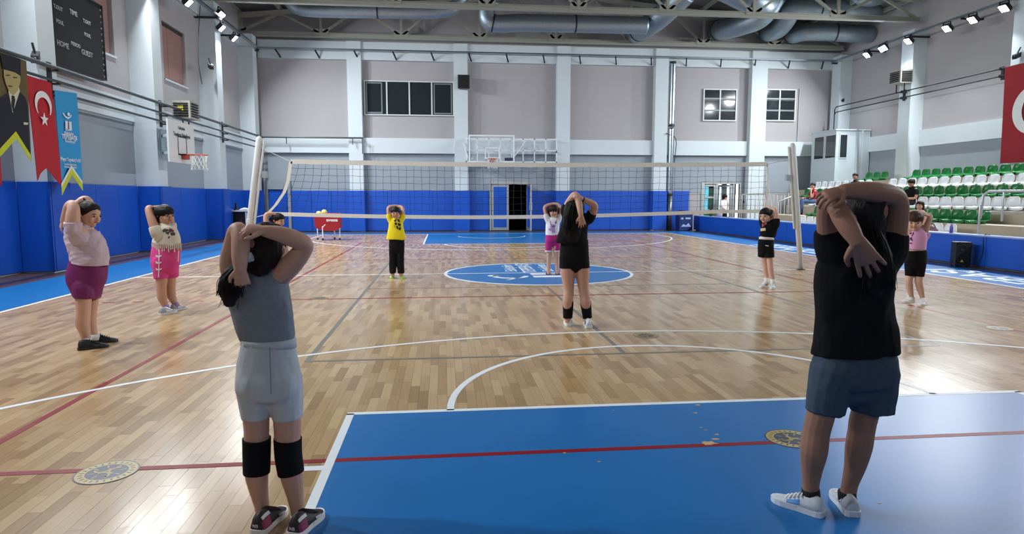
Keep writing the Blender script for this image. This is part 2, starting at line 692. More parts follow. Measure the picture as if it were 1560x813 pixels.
PILX = (-5.5, -1.04, 3.41, 7.79, 12.28)
DOORM = (.24, 1.86, -.01, 2.07)
DOORR = (9.86, 11.73, -.01, 2.15)
wf = MB()
grid_wall([-10.2, .24, 1.86, 9.86, 11.73, 16.4], [0, 2.07, 2.15, 10.6], [DOORM, DOORR], lambda a, b, c_, d: wf.box(a, b, 16.3, 16.5, c_, d))
wall_far = struct('wall_far', wf, m_panel, 'far end wall of pale panels above blue padding', 'wall')
for x in PILX:
    w_ = .29 if x < 12 else .36
    MB().box(x - w_, x + w_, 15.95, 16.3, 0, 7.95).build('pilaster', m_white, wall_far)
edges = [-9.4] + [v for x in PILX for v in (x - .29, x + .29)] + [16.2]
for k in range(0, len(edges), 2):
    a, b = edges[k], edges[k+1]
    MB().box(a, b, 16.10, 16.3, 3.36, 4.0).build('wall_beam', m_white, wall_far)
    MB().box(a, b, 16.06, 16.3, 7.22, 7.95).build('wall_beam', m_white, wall_far)
    for (u0, u1) in ((a, b),):
        if k == 2*2:
            segs = [(u0, DOORM[0]), (DOORM[1], u1)] if u0 < .24 < u1 else [(u0, u1)]
        else:
            segs = [(u0, u1)]
        MB().box(u0, u1, 16.285, 16.3, 2.2, 3.36).build('lower_panel', m_lower, wall_far)
        cuts = [u0] + [v for d_ in (DOORM, DOORR) if u0 < d_[0] < u1 for v in (d_[0], d_[1])] + [u1]
        for q_ in range(0, len(cuts), 2):
            MB().box(cuts[q_], cuts[q_+1], 16.285, 16.3, 1.7, 2.2).build('lower_panel', m_lower, wall_far)


def pad(parent, x0, x1, y0, y1, z0=.04, z1=1.77, bev=.012):
    """upholstered pad: a box with chamfered edges"""
    g = .004
    x0, x1, y0, y1 = x0 + g*(x1 - x0 > .2), x1 - g*(x1 - x0 > .2), y0 + g*(y1 - y0 > .2), y1 - g*(y1 - y0 > .2)
    me = MB().box(x0, x1, y0, y1, z0, z1).mesh('wall_pad', m_pad)
    bm = bmesh.new()
    bm.from_mesh(me)
    bmesh.ops.bevel(bm, geom=list(bm.edges), offset=bev, segments=2, affect='EDGES', profile=.6)
    bm.to_mesh(me)
    bm.free()
    return link('wall_pad', me, parent)


def pad_run_x(a, b, y0, y1, n):
    for i in range(n):
        pad(wall_far, a + (b - a)*i/n, a + (b - a)*(i+1)/n, y0, y1)


pad_run_x(-8.28, -5.79, 16.2, 16.29, 3)
pad_run_x(-5.21, -1.33, 16.2, 16.29, 4)
pad_run_x(-.75, .16, 16.2, 16.29, 1)
pad_run_x(1.94, 3.12, 16.2, 16.29, 1)
pad_run_x(3.70, 7.50, 16.2, 16.29, 4)
pad_run_x(8.36, 9.26, 16.2, 16.29, 1)
for x in PILX[:4]:
    pad(wall_far, x - .33, x + .33, 15.87, 15.945)
    pad(wall_far, x - .35, x - .295, 15.95, 16.19)
    pad(wall_far, x + .295, x + .35, 15.95, 16.19)

wl = MB()
grid_wall([-18, 3.4, 5.2, 8.15, 9.85, 16.5], [0, 4.98, 6.65, 10.6], [(3.4, 5.2, 4.98, 6.65), (8.15, 9.85, 4.98, 6.65)], lambda a, b, c_, d: wl.box(-10.25, -10.0, a, b, c_, d))
wall_left = struct('wall_left', wl, m_panel, 'long side wall with pillars and blinds above blue padding', 'wall')
PILY = (-8.8, -3.8, 1.2, 6.2, 11.2, 15.6)
for y in PILY:
    MB().box(-10.0, -9.4, y - .28, y + .28, 0, 8.0).build('pillar', m_white, wall_left)
    pad(wall_left, -9.395, -9.32, y - .32, y + .32)
    pad(wall_left, -9.93, -9.33, y - .36, y - .285)
    pad(wall_left, -9.93, -9.33, y + .285, y + .36)
for a, b in zip(PILY[:-1], PILY[1:]):
    MB().box(-10.0, -9.93, a + .28, b - .28, 3.45, 4.0).build('wall_beam', m_white, wall_left)
    MB().box(-10.0, -9.985, a + .28, b - .28, 1.78, 3.45).build('lower_panel', m_lower, wall_left)
    MB().box(-10.0, -9.9, a + .28, b - .28, 7.45, 8.0).build('wall_beam', m_white, wall_left)
    n = 4
    for i in range(n):
        u0, u1 = a + .36, b - .36
        pad(wall_left, -9.995, -9.92, u0 + (u1 - u0)*i/n, u0 + (u1 - u0)*(i+1)/n)

wr = MB().box(16.3, 16.5, -18, 16.5, 0, 10.6)
wall_right = struct('wall_right', wr, m_panel, 'side wall with pillars behind the spectator stand', 'wall')
PILR = (-8.8, -3.8, 1.2, 6.2, 11.2, 15.75)
for y in PILR:
    MB().box(15.75, 16.3, y - .32, y + .32, 0, 7.75).build('pillar', m_white, wall_right)
for a, b in zip(PILR[:-1], PILR[1:]):
    MB().box(16.2, 16.3, a + .32, b - .32, 3.40, 4.02).build('wall_beam', m_white, wall_right)
    MB().box(16.285, 16.3, a + .32, b - .32, 2.0, 3.40).build('lower_panel', m_lower, wall_right)
wb = MB()
BWIN = [(-8.0 + k*4.6, -5.0 + k*4.6, 4.2, 6.4) for k in range(5)]  # openings added out of view to let daylight into the hall
us = sorted([-10.2, 16.4] + [x for w_ in BWIN for x in w_[:2]])
grid_wall(us, [0, 4.2, 6.4, 10.6], BWIN, lambda a, b, c_, d: wb.box(a, b, -18.2, -18, c_, d))
wall_back = struct('wall_back', wb, m_panel, 'end wall with high windows behind the camera', 'wall')

# ------------------------------------------------------------------ roof
rf = MB()
APX, EZ, AZ = 3.1, 9.05, 10.3
for k in range(54):
    pass
rf.add([(-10.3, -18.3, EZ), (APX, -18.3, AZ), (16.6, -18.3, EZ), (-10.3, 16.6, EZ), (APX, 16.6, AZ), (16.6, 16.6, EZ),
        (-10.3, -18.3, EZ + .2), (APX, -18.3, AZ + .2), (16.6, -18.3, EZ + .2), (-10.3, 16.6, EZ + .2), (APX, 16.6, AZ + .2), (16.6, 16.6, EZ + .2)],
       [(0, 3, 4, 1), (1, 4, 5, 2), (6, 7, 10, 9), (7, 8, 11, 10), (0, 1, 7, 6), (1, 2, 8, 7), (3, 9, 10, 4), (4, 10, 11, 5), (0, 6, 9, 3), (2, 5, 11, 8)])
ceiling = struct('ceiling', rf, m_roof, 'grey metal roof sheeting over steel trusses', 'ceiling')


def roof_z(x):
    return EZ + (AZ - EZ)*(1 - abs(x - APX)/13.3)


NODES = [-10 + 3.25*k for k in range(9)]
for k in range(17):
    x = -10 + 1.625*k
    MB().box(x - .05, x + .05, 2, 16.3, roof_z(x) - .16, roof_z(x) - .01).build('purlin', m_steel, ceiling)


def truss(Y, label, x1=16.0):
    t = thing('roof_truss', (APX, Y, 8.0), label, 'truss', 'steel roof trusses')
    m = MB().box(-10, x1, Y - .09, Y + .09, 8.0, 8.04)
    m.box(-10, x1, Y - .012, Y + .012, 8.04, 8.16)
    m.box(-10, x1, Y - .09, Y + .09, 8.16, 8.18)
    m.build('bottom_chord', m_steel, t)
    for a, b in ((-10, APX), (APX, x1)):
        MB().bar((a, Y, roof_z(a) - .28), (b, Y, roof_z(b) - .28), .16, .18).build('top_chord', m_steel, t)
    for x in NODES:
        x = min(x, x1 - .1)
        zt = roof_z(x) - .28
        if x < x1 - .2:
            MB().bar((x, Y - .03, 8.15), (x, Y - .03, zt), .10, .07).build('web_post', m_steel, t)
            MB().box(x - .30, x + .30, Y - .045, Y - .035, 8.10, 8.34).build('gusset_plate', m_steel, t)
        for s in (-1, 1):
            x2 = x + s*1.62
            if -10 < x2 < x1:
                MB().bar((x + s*.08, Y, 8.18), (x2, Y, roof_z(x2) - .30), .09, .09).build('web_diagonal', m_steel, t)
    return t


truss(15.7, 'pale steel roof truss lying close to the far wall')
truss(11.0, 'pale steel roof truss crossing in front of the silver ducts')

# ------------------------------------------------------------------ doors
m_doorblue = m_pad


def frame_rect(mb, x0, x1, z0, z1, y0, y1, w, bottom=True):
    mb.box(x0, x0 + w, y0, y1, z0, z1)
    mb.box(x1 - w, x1, y0, y1, z0, z1)
    mb.box(x0 + w, x1 - w, y0, y1, z1 - w, z1)
    if bottom:
        mb.box(x0 + w, x1 - w, y0, y1, z0, z0 + w*1.3)


# middle double door: left leaf shut, right leaf standing open
d1 = tag(thing('door_1', (1.05, 16.2, 0), 'aluminium double door with blue panels, one leaf open on a dark passage', 'door'), kind='structure')
mb = MB()
frame_rect(mb, .18, 1.92, 0, 2.12, 16.12, 16.34, .07, False)
mb.build('door_frame', m_alu, d1)
MB().box(.18, 1.92, 15.98, 16.3, 0, .035).build('threshold', m_dark, d1)
lf = MB()
frame_rect(lf, .27, 1.03, .04, 2.03, 16.16, 16.22, .09)
lo = lf.build('door_leaf', m_alu, d1)
MB().box(.36, .94, 16.17, 16.2, .16, 1.94).build('door_panel', m_doorblue, lo)
lf = MB()
h = V((1.84, 16.14, 0))
dx, dy = V((.10, -.995, 0)), V((.995, .10, 0))
for (a, b, z0, z1) in ((0, .09, .04, 2.03), (.67, .76, .04, 2.03), (.09, .67, 1.94, 2.03), (.09, .67, .04, .16)):
    lf.obox(h + dx*((a + b)/2) + V((0, 0, (z0 + z1)/2)), dx*((b - a)/2), dy*.03, V((0, 0, (z1 - z0)/2)))
lo = lf.build('door_leaf', m_alu, d1)
MB().obox(h + dx*.38 + V((0, 0, 1.05)), dx*.29, dy*.016, V((0, 0, .89))).build('door_panel', m_doorblue, lo)
hm = MB()
for s in (-1, 1):
    p = h + dx*.70 + dy*(s*.06)
    hm.tube([(p + V((0, 0, .95)), .012), (p + V((0, 0, 1.25)), .012)], 8)
    hm.tube([(h + dx*.70 + V((0, 0, 1.22)), .009), (p + V((0, 0, 1.22)), .009)], 6)
hm.build('door_handle', m_alu, lo)
pm_ = MB()
pm_.box(-1.2, -1.0, 16.5, 19.5, 0, 2.6).box(3.0, 3.2, 16.5, 19.5, 0, 2.6).box(-1.2, 3.2, 19.5, 19.7, 0, 2.6).box(-1.2, 3.2, 16.5, 19.7, 2.5, 2.7).box(-1.2, 3.2, 16.5, 19.7, -.2, -.005)
struct('wall_passage', pm_, M('dark_passage_paint', (58, 58, 56), .8), 'unlit passage behind the open middle door', 'passage')

d2 = tag(thing('door_2', (-8.8, 16.2, 0), 'grey framed service door with blue padded leaf in the far corner', 'door'), kind='structure')
mb = MB()
mb.box(-9.36, -9.22, 16.1, 16.3, 0, 2.18)
mb.box(-8.40, -8.29, 16.1, 16.3, 0, 2.18)
mb.box(-9.22, -8.40, 16.1, 16.3, 1.82, 2.18)
mb.build('door_frame', M('grey_door_frame', (140, 148, 154), .5), d2)
mb = MB().box(-9.2, -8.42, 16.2, 16.29, .03, 1.80)
mb.build('door_panel', m_pad, d2)
MB().tube([(V((-8.46, 16.12, .95)), .012), (V((-8.46, 16.12, 1.1)), .012)], 8).build('door_handle', m_dark, d2)

d3 = tag(thing('door_3', (10.8, 16.3, 0), 'glazed entrance doors in the far wall letting in daylight', 'door'), kind='structure')
mb = MB()
frame_rect(mb, 9.86, 11.73, 0, 2.15, 16.26, 16.4, .06, False)
mb.box(10.55, 10.65, 16.28, 16.38, 0, 2.09)
mb.box(11.36, 11.44, 16.28, 16.38, 0, 2.09)
mb.build('door_frame', m_alu, d3)
lf = MB()
frame_rect(lf, 9.93, 10.54, .02, 2.06, 16.29, 16.35, .08)
lf.box(10.01, 10.46, 16.29, 16.35, 1.44, 1.52)
lf.box(10.01, 10.46, 16.29, 16.35, .86, .94)
lo = lf.build('door_leaf', m_alu, d3)
m_cy = M('cyan_poster', (110, 196, 214), .5, var=.25, scale=9)
m_gn = M('green_glazing_film', (22, 120, 66), .3, var=.25, scale=9)
m_gd = M('green_dark_glass', (46, 78, 70), .15, var=.3, scale=9)
for (a, b, z0, z1, mm) in ((10.01, 10.22, 1.52, 1.98, m_cy), (10.22, 10.46, 1.52, 1.90, m_gd), (10.01, 10.20, .94, 1.44, m_cy), (10.20, 10.46, .94, 1.44, m_gd), (10.01, 10.46, .14, .86, m_gn)):
    MB().box(a, b, 16.315, 16.325, z0, z1).build('pane', mm, lo)
lf = MB()                                       # second leaf swung inwards, away from the hall
h = V((11.38, 16.36, 0))
dx, dy = V((-.75, .66, 0)), V((.66, .75, 0))
for (a, b, z0, z1) in ((0, .08, .02, 2.05), (.62, .70, .02, 2.05), (.08, .62, 1.97, 2.05), (.08, .62, .02, .14), (.08, .62, .85, .93)):
    lf.obox(h + dx*((a + b)/2) + V((0, 0, (z0 + z1)/2)), dx*((b - a)/2), dy*.025, V((0, 0, (z1 - z0)/2)))
lo = lf.build('door_leaf', m_alu, d3)
for (z0, z1) in ((.14, .85), (.93, 1.97)):
    MB().obox(h + dx*.35 + V((0, 0, (z0 + z1)/2)), dx*.27, dy*.004, V((0, 0, (z1 - z0)/2))).build('pane', glass('clear_glass', (190, 205, 205), .25), lo)
vb = MB()
m_vest = M('vestibule_paint', (158, 160, 164), .7)
VY = 19.5
xs = [at(px, 300, VY).x for px in (1040, 1092.5, 1100, 1107, 1112.5, 1120.5, 1134, 1170)]
for a, b in ((xs[0], xs[1]), (xs[2], xs[3]), (xs[4], xs[5]), (xs[6], xs[7])):
    vb.box(a, b, VY, VY + .15, 0, 2.9)
vb.box(xs[1], xs[2], VY, VY + .15, 0, .35).box(xs[3], xs[4], VY, VY + .15, 0, .5).box(xs[0], xs[7], VY, VY + .15, 2.2, 2.9)
vb.box(xs[0], xs[7], 16.5, VY + .15, 2.9, 3.0).box(xs[0] - .1, xs[0], 16.5, VY, 0, 2.9).box(xs[7], xs[7] + .1, 16.5, VY, 0, 2.9).box(xs[0], xs[7], 16.5, VY + 6, -.2, -.005)
struct('wall_vestibule', vb, m_vest, 'entrance vestibule with tall bright openings beyond the glazed doors', 'vestibule')
tag(MB().box(11.86, 11.94, 16.26, 16.3, 1.22, 1.32).build('wall_switch', m_dark), 'small dark wall switch beside the glazed entrance doors', 'switch')

# ------------------------------------------------------------------ windows
m_frame = M('white_window_frame', (196, 202, 204), .45)
m_grey = M('grey_sash', (112, 124, 130), .4)


def far_window(name, label, x0, x1, z0, z1, cols, rows, sash=()):
    w = tag(thing(name, ((x0 + x1)/2, 16.3, z0), label, 'window'), kind='structure')
    mb = MB()
    t = .05
    frame_rect(mb, x0, x1, z0, z1, 16.22, 16.3, t, False)
    mb.box(x0 + t, x1 - t, 16.22, 16.3, z0, z0 + t)
    for i in range(1, cols):
        x = x0 + (x1 - x0)*i/cols
        mb.box(x - .03, x + .03, 16.23, 16.3, z0 + t, z1 - t)
    mb.build('window_frame', m_frame, w)
    if rows > 1:
        mb = MB()
        for j in range(1, rows):
            z = z0 + (z1 - z0)*(j/rows + (.03 if j == rows - 1 else 0))
            mb.box(x0 + t, x1 - t, 16.24, 16.3, z - .035, z + .035)
        mb.build('transom', m_grey, w)
    for i in range(cols):
        a, b = x0 + (x1 - x0)*i/cols + .03, x0 + (x1 - x0)*(i+1)/cols - .03
        for j in range(rows):
            c_, d = z0 + (z1 - z0)*j/rows + .03, z0 + (z1 - z0)*(j+1)/rows - .03
            MB().box(a, b, 16.27, 16.298, c_, d).build('pane', m_glassdk, w)
        if i in sash:
            sb = MB()
            frame_rect(sb, a + .05, b - .06 if i else b - .16, z0 + .08, z1 - .08, 16.25, 16.27, .05, True)
            sb.build('sash', m_grey, w)
    return w


far_window('window_1', 'long dark four-pane window between two pilasters of the far wall', -5.14, -1.33, 4.96, 6.42, 4, 1, (0, 3))
far_window('window_2', 'dark six-pane window left of the widest far pilaster', 9.81, 11.38, 4.90, 6.32, 2, 3)
far_window('window_3', 'dark six-pane window between the wide pilaster and the booth corner', 12.64, 14.18, 4.93, 6.36, 2, 3)
m_blind = M('brown_pink_blind', (150, 116, 108), .8, var=.12, scale=2.5, stretch=(1, 6, .5))
for k, (y0, y1, lb) in enumerate(((3.4, 5.2, 'high side window with brown blind partly behind the scoreboard'), (8.15, 9.85, 'high side window with brown roller blind near the floodlights'))):
    w = tag(thing('window_%d' % (4 + k), (-10.1, (y0 + y1)/2, 4.98), lb, 'window'), kind='structure')
    MB().box(-10.22, -10.2, y0, y1, 4.98, 6.65).build('pane', M('bright_frosted_pane', (214, 226, 232), .3), w)
    nb = 3
    for i in range(nb):
        a = y0 + .03 + (y1 - y0 - .06)*i/nb
        b = y0 + .03 + (y1 - y0 - .06)*(i+1)/nb
        MB().box(-10.11 + .008*(i % 2), -10.10 + .008*(i % 2), a, b + .004, 5.06, 6.62).build('blind', m_blind, w)
    MB().box(-10.2, -9.96, y0 - .03, y1 + .03, 4.93, 4.985).build('window_sill', m_frame, w)
    MB().box(-10.13, -10.06, y0, y1, 6.56, 6.65).build('blind_box', m_dark, w)
for k, w_ in enumerate(BWIN):
    w = tag(thing('window_%d' % (6 + k), ((w_[0] + w_[1])/2, -18.1, 4.2), 'high window in the wall behind the camera', 'window', 'high windows behind the camera'), kind='structure')
    mb = MB()
    frame_rect(mb, w_[0], w_[1], w_[2], w_[3], -18.15, -18.05, .07, False)
    mb.box((w_[0] + w_[1])/2 - .03, (w_[0] + w_[1])/2 + .03, -18.14, -18.06, w_[2], w_[3])
    mb.build('window_frame', m_frame, w)

# ------------------------------------------------------------------ ducts
m_duct = M('spiral_duct', (150, 164, 174), .46, .9, var=.14, scale=10)
m_band = M('duct_band', (60, 66, 70), .4, .8)


def duct(label, pts, r, bands=()):
    t = thing('air_duct', at(*pts[0]), label, 'duct', 'silver spiral ducts under the roof')
    P = [at(*p) for p in pts]
    # resample and add the spiral ribs
    A = [P[0]*2 - P[1]] + P + [P[-1]*2 - P[-2]]
    path = []
    for i in range(1, len(A) - 2):
        n = max(2, int((A[i+1] - A[i]).length/.075))
        for k in range(n):
            u = k/n
            p0, p1, p2, p3 = A[i-1], A[i], A[i+1], A[i+2]
            path.append(.5*(2*p1 + (p2 - p0)*u + (2*p0 - 5*p1 + 4*p2 - p3)*u*u + (3*p1 - p0 - 3*p2 + p3)*u**3))
    path.append(P[-1])
    mb = MB().tube([(p, r*(1.018 if k % 2 else 1.0)) for k, p in enumerate(path)], 20, dome=(False, False))
    mb.build('duct_pipe', m_duct, t, True)
    for f in bands:
        k = min(len(path) - 2, max(1, int(f*len(path))))
        d = (path[k+1] - path[k-1]).normalized()
        MB().tube([(path[k] - d*.03, r*1.05), (path[k] + d*.03, r*1.05)], 20, dome=(False, False)).build('duct_band', m_band, t)
    return t


duct('thin silver spiral duct high above the four-pane window', [(438, -10, 13.4), (446, 6, 13.4), (470, 15, 13.4), (560, 17, 13.4), (672, 17, 13.4), (700, 2, 13.4), (706, -14, 13.4)], .25, (.5,))
duct('silver duct dropping beside the box vent then running level over the hoop', [(741, -24, 13.6), (741, 5, 13.6), (743, 28, 13.6), (756, 36, 13.6), (800, 35, 13.6), (905, 37, 13.6), (985, 39, 13.6)], .33, (.2, .62))
duct('fat silver duct rising diagonally at the end of the level one', [(962, 50, 16.25), (972, 48, 15.2), (1003, 28, 13.6), (1046, -12, 12.5)], .43, (.3,))
duct('wide silver duct bending over the pilaster beside the vertical pipe', [(1092, 47, 16.25), (1100, 45, 15.1), (1128, 38, 14.1), (1160, 25, 13.4), (1183, -8, 12.9)], .42, (.25,))
duct('nearest fat silver duct ending in a round elbow above the truss chord', [(1080, -30, 11.9), (1112, -16, 11.9), (1150, 2, 11.9), (1165, 2, 12.2), (1175, -16, 12.6)], .50, (.5,))
duct('silver duct curving up between the bent duct and the long level one', [(1166, 50, 16.25), (1172, 49, 15.2), (1188, 42, 14.4), (1203, 20, 13.6), (1211, -10, 13.3)], .38, (.3,))
duct('silver duct sweeping out of the wall and level to the right corner', [(1204, 54, 16.25), (1209, 53, 15.3), (1226, 49, 14.6), (1262, 49, 14.3), (1318, 52, 14.1), (1324, 52, 14.6)], .36, (.2, .6))
duct('upper level silver duct above the corner sweep', [(1196, 16, 13.6), (1220, 12, 13.2), (1280, 13, 13.2), (1324, 15, 13.2), (1332, 14, 13.8)], .42, (.3,))
duct('stub of silver duct high over the corner floodlights', [(1298, -20, 12.4), (1310, -8, 12.4), (1330, -4, 12.4), (1356, -16, 12.4)], .34)
p = at(747, 8.5, 13.1)
v_ = thing('box_vent', p, 'small white framed grille on the dropping duct', 'vent')
mb = MB()
frame_rect(mb, p.x - .29, p.x + .29, p.z - .10, p.z + .10, p.y - .02, p.y + .02, .04, False)
mb.box(p.x - .25, p.x + .25, p.y - .02, p.y + .02, p.z - .10, p.z - .06)
mb.build('vent_frame', m_frame, v_)
MB().box(p.x - .25, p.x + .25, p.y, p.y + .2, p.z - .06, p.z + .06).build('vent_throat', m_dark, v_)

# vertical galvanised pipe on the far wall
vt = thing('wall_duct', (8.30, 16.0, 0), 'vertical galvanised pipe running down beside the fourth far pilaster', 'pipe')
for z0, z1 in ((1.6, 4.62), (4.66, 7.45)):
    MB().tube([(V((8.30, 16.05, z0 + k*.08)), .125 if k % 2 else .122) for k in range(int((z1 - z0)/.08) + 1)], 16, dome=(False, False)).build('pipe_length', m_galv, vt, True)
MB().tube([(V((8.30, 16.05, .05)), .12), (V((8.30, 16.05, 1.6)), .12)], 16, dome=(False, False)).build('pipe_length', M('dull_galvanised', (112, 122, 128), .4, .8), vt, True)
for z in (1.6, 4.64, 7.4):
    MB().tube([(V((8.30, 16.05, z - .03)), .14), (V((8.30, 16.05, z + .03)), .14)], 16, dome=(False, False)).build('pipe_band', m_dark, vt)

# ------------------------------------------------------------------ cable trays and floodlights
tr = thing('cable_tray', (3, 15.75, 7.55), 'slim silver cable tray along the top of the far wall', 'cable tray')
MB().box(-9.4, 15.7, 15.68, 15.80, 7.52, 7.58).build('tray', m_galv, tr)
for k in range(16):
    x = -8.6 + 1.58*k
    MB().bar((x, 15.72, 7.5), (x + .12, 16.05, 7.25), .05, .05).build('bracket', m_dark, tr)
for nm, x, lb in (('l', -9.25, 'silver lamp rail along the top of the blind side wall'), ('r', 15.5, 'silver lamp rail along the top of the stand side wall')):
    t = thing('lamp_rail', (x, 5, 7.5), lb, 'rail')
    MB().box(x - .06, x + .06, -10, 15.7, 7.46, 7.52).build('tray', m_galv, t)
    for k in range(11):
        y = -8.8 + 2.45*k
        MB().box(min(x, -10.0 if x < 0 else 16.3), max(x, -10.0 if x < 0 else 16.3), y - .03, y + .03, 7.40, 7.46).build('bracket', m_dark, t)

m_lens = M('lit_led_lens', (236, 246, 255), .3, var=0, emit=40)
m_lensb = M('lit_blue_led_lens', (150, 180, 255), .3, var=0, emit=20)


def flood(pos, dirv, label, group, blue=False):
    p = V(pos)
    t = thing('floodlight', p, label, 'floodlight', group)
    d = V(dirv).normalized()
    s = V((0, 1, 0)) - d*d.y
    s.normalize()
    u = s.cross(d)
    MB().obox(p - d*.05, s*.17, u*.13, d*.045).build('housing', m_dark, t)
    fb = MB()
    for k in range(5):
        fb.obox(p - d*.12 + s*(-.12 + .06*k), s*.008, u*.11, d*.03)
    fb.build('cooling_fins', m_dark, t)
    MB().obox(p + d*.002, s*.145, u*.105, d*.008).build('lens', m_lensb if blue else m_lens, t)
    mb = MB()
    for q in (-1, 1):
        mb.bar(p + s*(.19*q) - d*.05, p + s*(.19*q) + V((0, 0, .22)), .02, .035)
    mb.bar(p + s*.19 + V((0, 0, .22)), p - s*.19 + V((0, 0, .22)), .035, .02)
    mb.build('bracket', m_dark, t)
    ld = bpy.data.lights.new('flood_lamp', 'AREA')
    ld.shape = 'RECTANGLE'
    ld.size, ld.size_y = .29, .21
    ld.energy = FLOOD_W*(.35 if blue else 1)
    ld.color = (.72, .80, 1.0) if blue else (.93, .97, 1.0)
    ld.spread = R(145)
    lo_ = link('flood_lamp', ld, t)
    z = -d
    lo_.matrix_basis = Matrix((s, u, -d)).transposed().to_4x4()
    if Matrix((s, u, -d)).determinant() < 0:
        lo_.matrix_basis = Matrix((-s, u, -d)).transposed().to_4x4()
    mm = lo_.matrix_basis.copy()
    mm.translation = p + d*.02
    lo_.matrix_basis = mm


GL, GR = 'floodlights above the blind side wall', 'floodlights above the stand'
flood((-9.2, 8.16, 7.14), (.75, .15, -.75), 'floodlight glowing above the brown roller blind, leftmost in the photo', GL)
flood((-9.2, 11.0, 7.55), (.8, -.2, -.8), 'upper of the two floodlights one above the other on the blind side', GL)
flood((-9.2, 11.05, 7.14), (.75, .15, -.75), 'lower of the two floodlights one above the other on the blind side', GL)
flood((-9.2, 12.4, 7.12), (.75, .15, -.75), 'floodlight nearest the far corner on the blind side', GL)
flood((15.4, 13.14, 7.24), (-.75, .15, -.75), 'floodlight nearest the booth corner above the stand', GR)
flood((15.4, 12.14, 7.28), (-.8, -.35, -.7), 'bluish floodlight second from the booth corner above the stand', GR, True)
flood((15.4, 10.75, 7.24), (-.75, .15, -.75), 'round glowing floodlight beside the stand wall pillar', GR)
flood((15.4, 8.86, 7.22), (-.75, .15, -.75), 'first of the two floodlights between the stand wall pillars', GR)
flood((15.4, 7.76, 7.22), (-.75, .15, -.75), 'second of the two floodlights between the stand wall pillars', GR)
flood((15.4, 6.55, 7.25), (-.75, .15, -.75), 'floodlight above the large red flag, rightmost in the photo', GR)
for y in (5.4, 3.2, 0.4, -2.4, -5.2, -8.0):  # extra lamps added out of view to light the hall more evenly
    flood((-9.2, y, 7.14), (.75, .1, -.75), 'floodlight on the blind side rail beyond the picture edge', 'unseen floodlights on the blind side')
for y in (3.6, 0.4, -2.4, -5.2, -8.0):  # added unseen lamps on the stand side as well
    flood((15.4, y, 7.22), (-.75, .1, -.75), 'floodlight on the stand side rail beyond the picture edge', 'unseen floodlights on the stand side')

# ------------------------------------------------------------------ pipes along the walls
m_pipe = M('grey_steel_pipe', (84, 92, 92), .4, .5)
for z, rr, lb in ((3.95, .04, 'thick upper steel pipe of the three along the flag wall'), (3.70, .026, 'middle thin steel pipe of the three along the flag wall'), (3.48, .026, 'lowest thin steel pipe of the three along the flag wall')):
    tag(MB().tube([(V((-9.25, -14, z)), rr), (V((-9.25, 15.1, z)), rr)], 10).build('steel_pipe', m_pipe, None, True), lb, 'pipe')
for y in PILY[1:]:
    t = thing('pipe_bracket', (-9.4, y, 3.45), 'dark clamp holding the three pipes on the %s pillar' % {-3.8: 'unseen', 1.2: 'blue flag', 6.2: 'side hoop', 11.2: 'camera', 15.6: 'corner'}[y], 'bracket', 'pipe clamps on the flag wall')
    MB().box(-9.4, -9.37, y - .06, y + .06, 3.36, 4.06).build('back_plate', m_dark, t)
    for z in (3.95, 3.70, 3.48):
        MB().box(-9.4, -9.2, y - .03, y + .03, z - .06, z - .03).build('pipe_arm', m_dark, t)
t = thing('steel_pipe', (-7, 15.85, 4.0), 'steel pipe with hanging brackets across the far left bay', 'pipe')
MB().tube([(V((-9.35, 15.75, 3.96)), .035), (V((-5.2, 15.75, 3.96)), .035)], 10).build('pipe', m_pipe, t, True)
for x in (-8.3, -5.6, -5.2):
    MB().bar((x, 15.77, 3.95), (x, 15.77, 3.3 if x == -5.2 else 3.68), .03, .03).build('hanger', m_dark, t)
for z, lb in ((5.47, 'upper thin black pipe above the stand'), (5.24, 'lower thin black pipe above the stand')):
    tag(MB().tube([(V((15.55, -10, z)), .022), (V((15.55, 15.3, z)), .022), (V((15.55, 15.4, z - .1)), .022), (V((15.55, 15.4, 4.3)), .022)], 8).build('steel_pipe', m_black, None, True), lb, 'pipe')
for y, lb in ((11.2, 'dark pipe clamp on the stand wall pillar below the heater'), (6.75, 'dark pipe clamp beside the large red flag')):
    t = thing('pipe_bracket', (15.75, y, 5.2), lb, 'bracket', 'pipe clamps above the stand')
    MB().box(15.70, 15.75, y - .05, y + .05, 5.15, 5.56).build('back_plate', m_dark, t)
    for z in (5.47, 5.24):
        MB().box(15.5, 15.75, y - .12, y - .09, z - .05, z + .04).build('pipe_arm', m_dark, t)
t = at(1218, 180, 16.24)
tag(MB().tube([(V((14.35, 16.26, 6.4)), .02), (V((14.35, 16.26, 3.4)), .02)], 8).build('conduit', M('pale_conduit', (176, 182, 186), .5)), 'thin pale conduit on the far wall beside the last window', 'conduit')
tag(MB().tube([(V((8.02, 15.9, 4.3)), .018), (V((8.5, 16.0, 4.05)), .018), (V((8.45, 16.0, 3.0)), .018)], 8, sub=4).build('cable_loop', m_black), 'short black cable looping near the vertical galvanised pipe', 'cable')

# ------------------------------------------------------------------ heaters, speakers, cameras


def heater(p, sx, label):
    t = thing('unit_heater', p, label, 'heater', 'wall heaters with louvres')
    x, y, z = p
    MB().box(x - .25, x + .25, y - .32, y + .32, z, z + .5).build('casing', M('heater_casing', (168, 168, 158), .5), t)
    for k in range(6):
        zz = z + .07 + k*.07
        MB().obox((x, y - .335, zz), V((.2, 0, 0)), V((0, .02, .012)), V((0, -.004, .012))).build('louvre', m_dark, t)
        MB().obox((x + sx*.265, y, zz), V((.02*sx, 0, .012)), V((0, .26, 0)), V((.004, 0, .012))).build('louvre', m_dark, t)
    for s in (-.22, .22):
        MB().bar((x, y + s, z), (x, y + s, z - .3), .03, .03).bar((x, y + s, z - .28), (x - sx*.22, y + s, z - .28), .03, .03).build('support', m_dark, t)
    return t


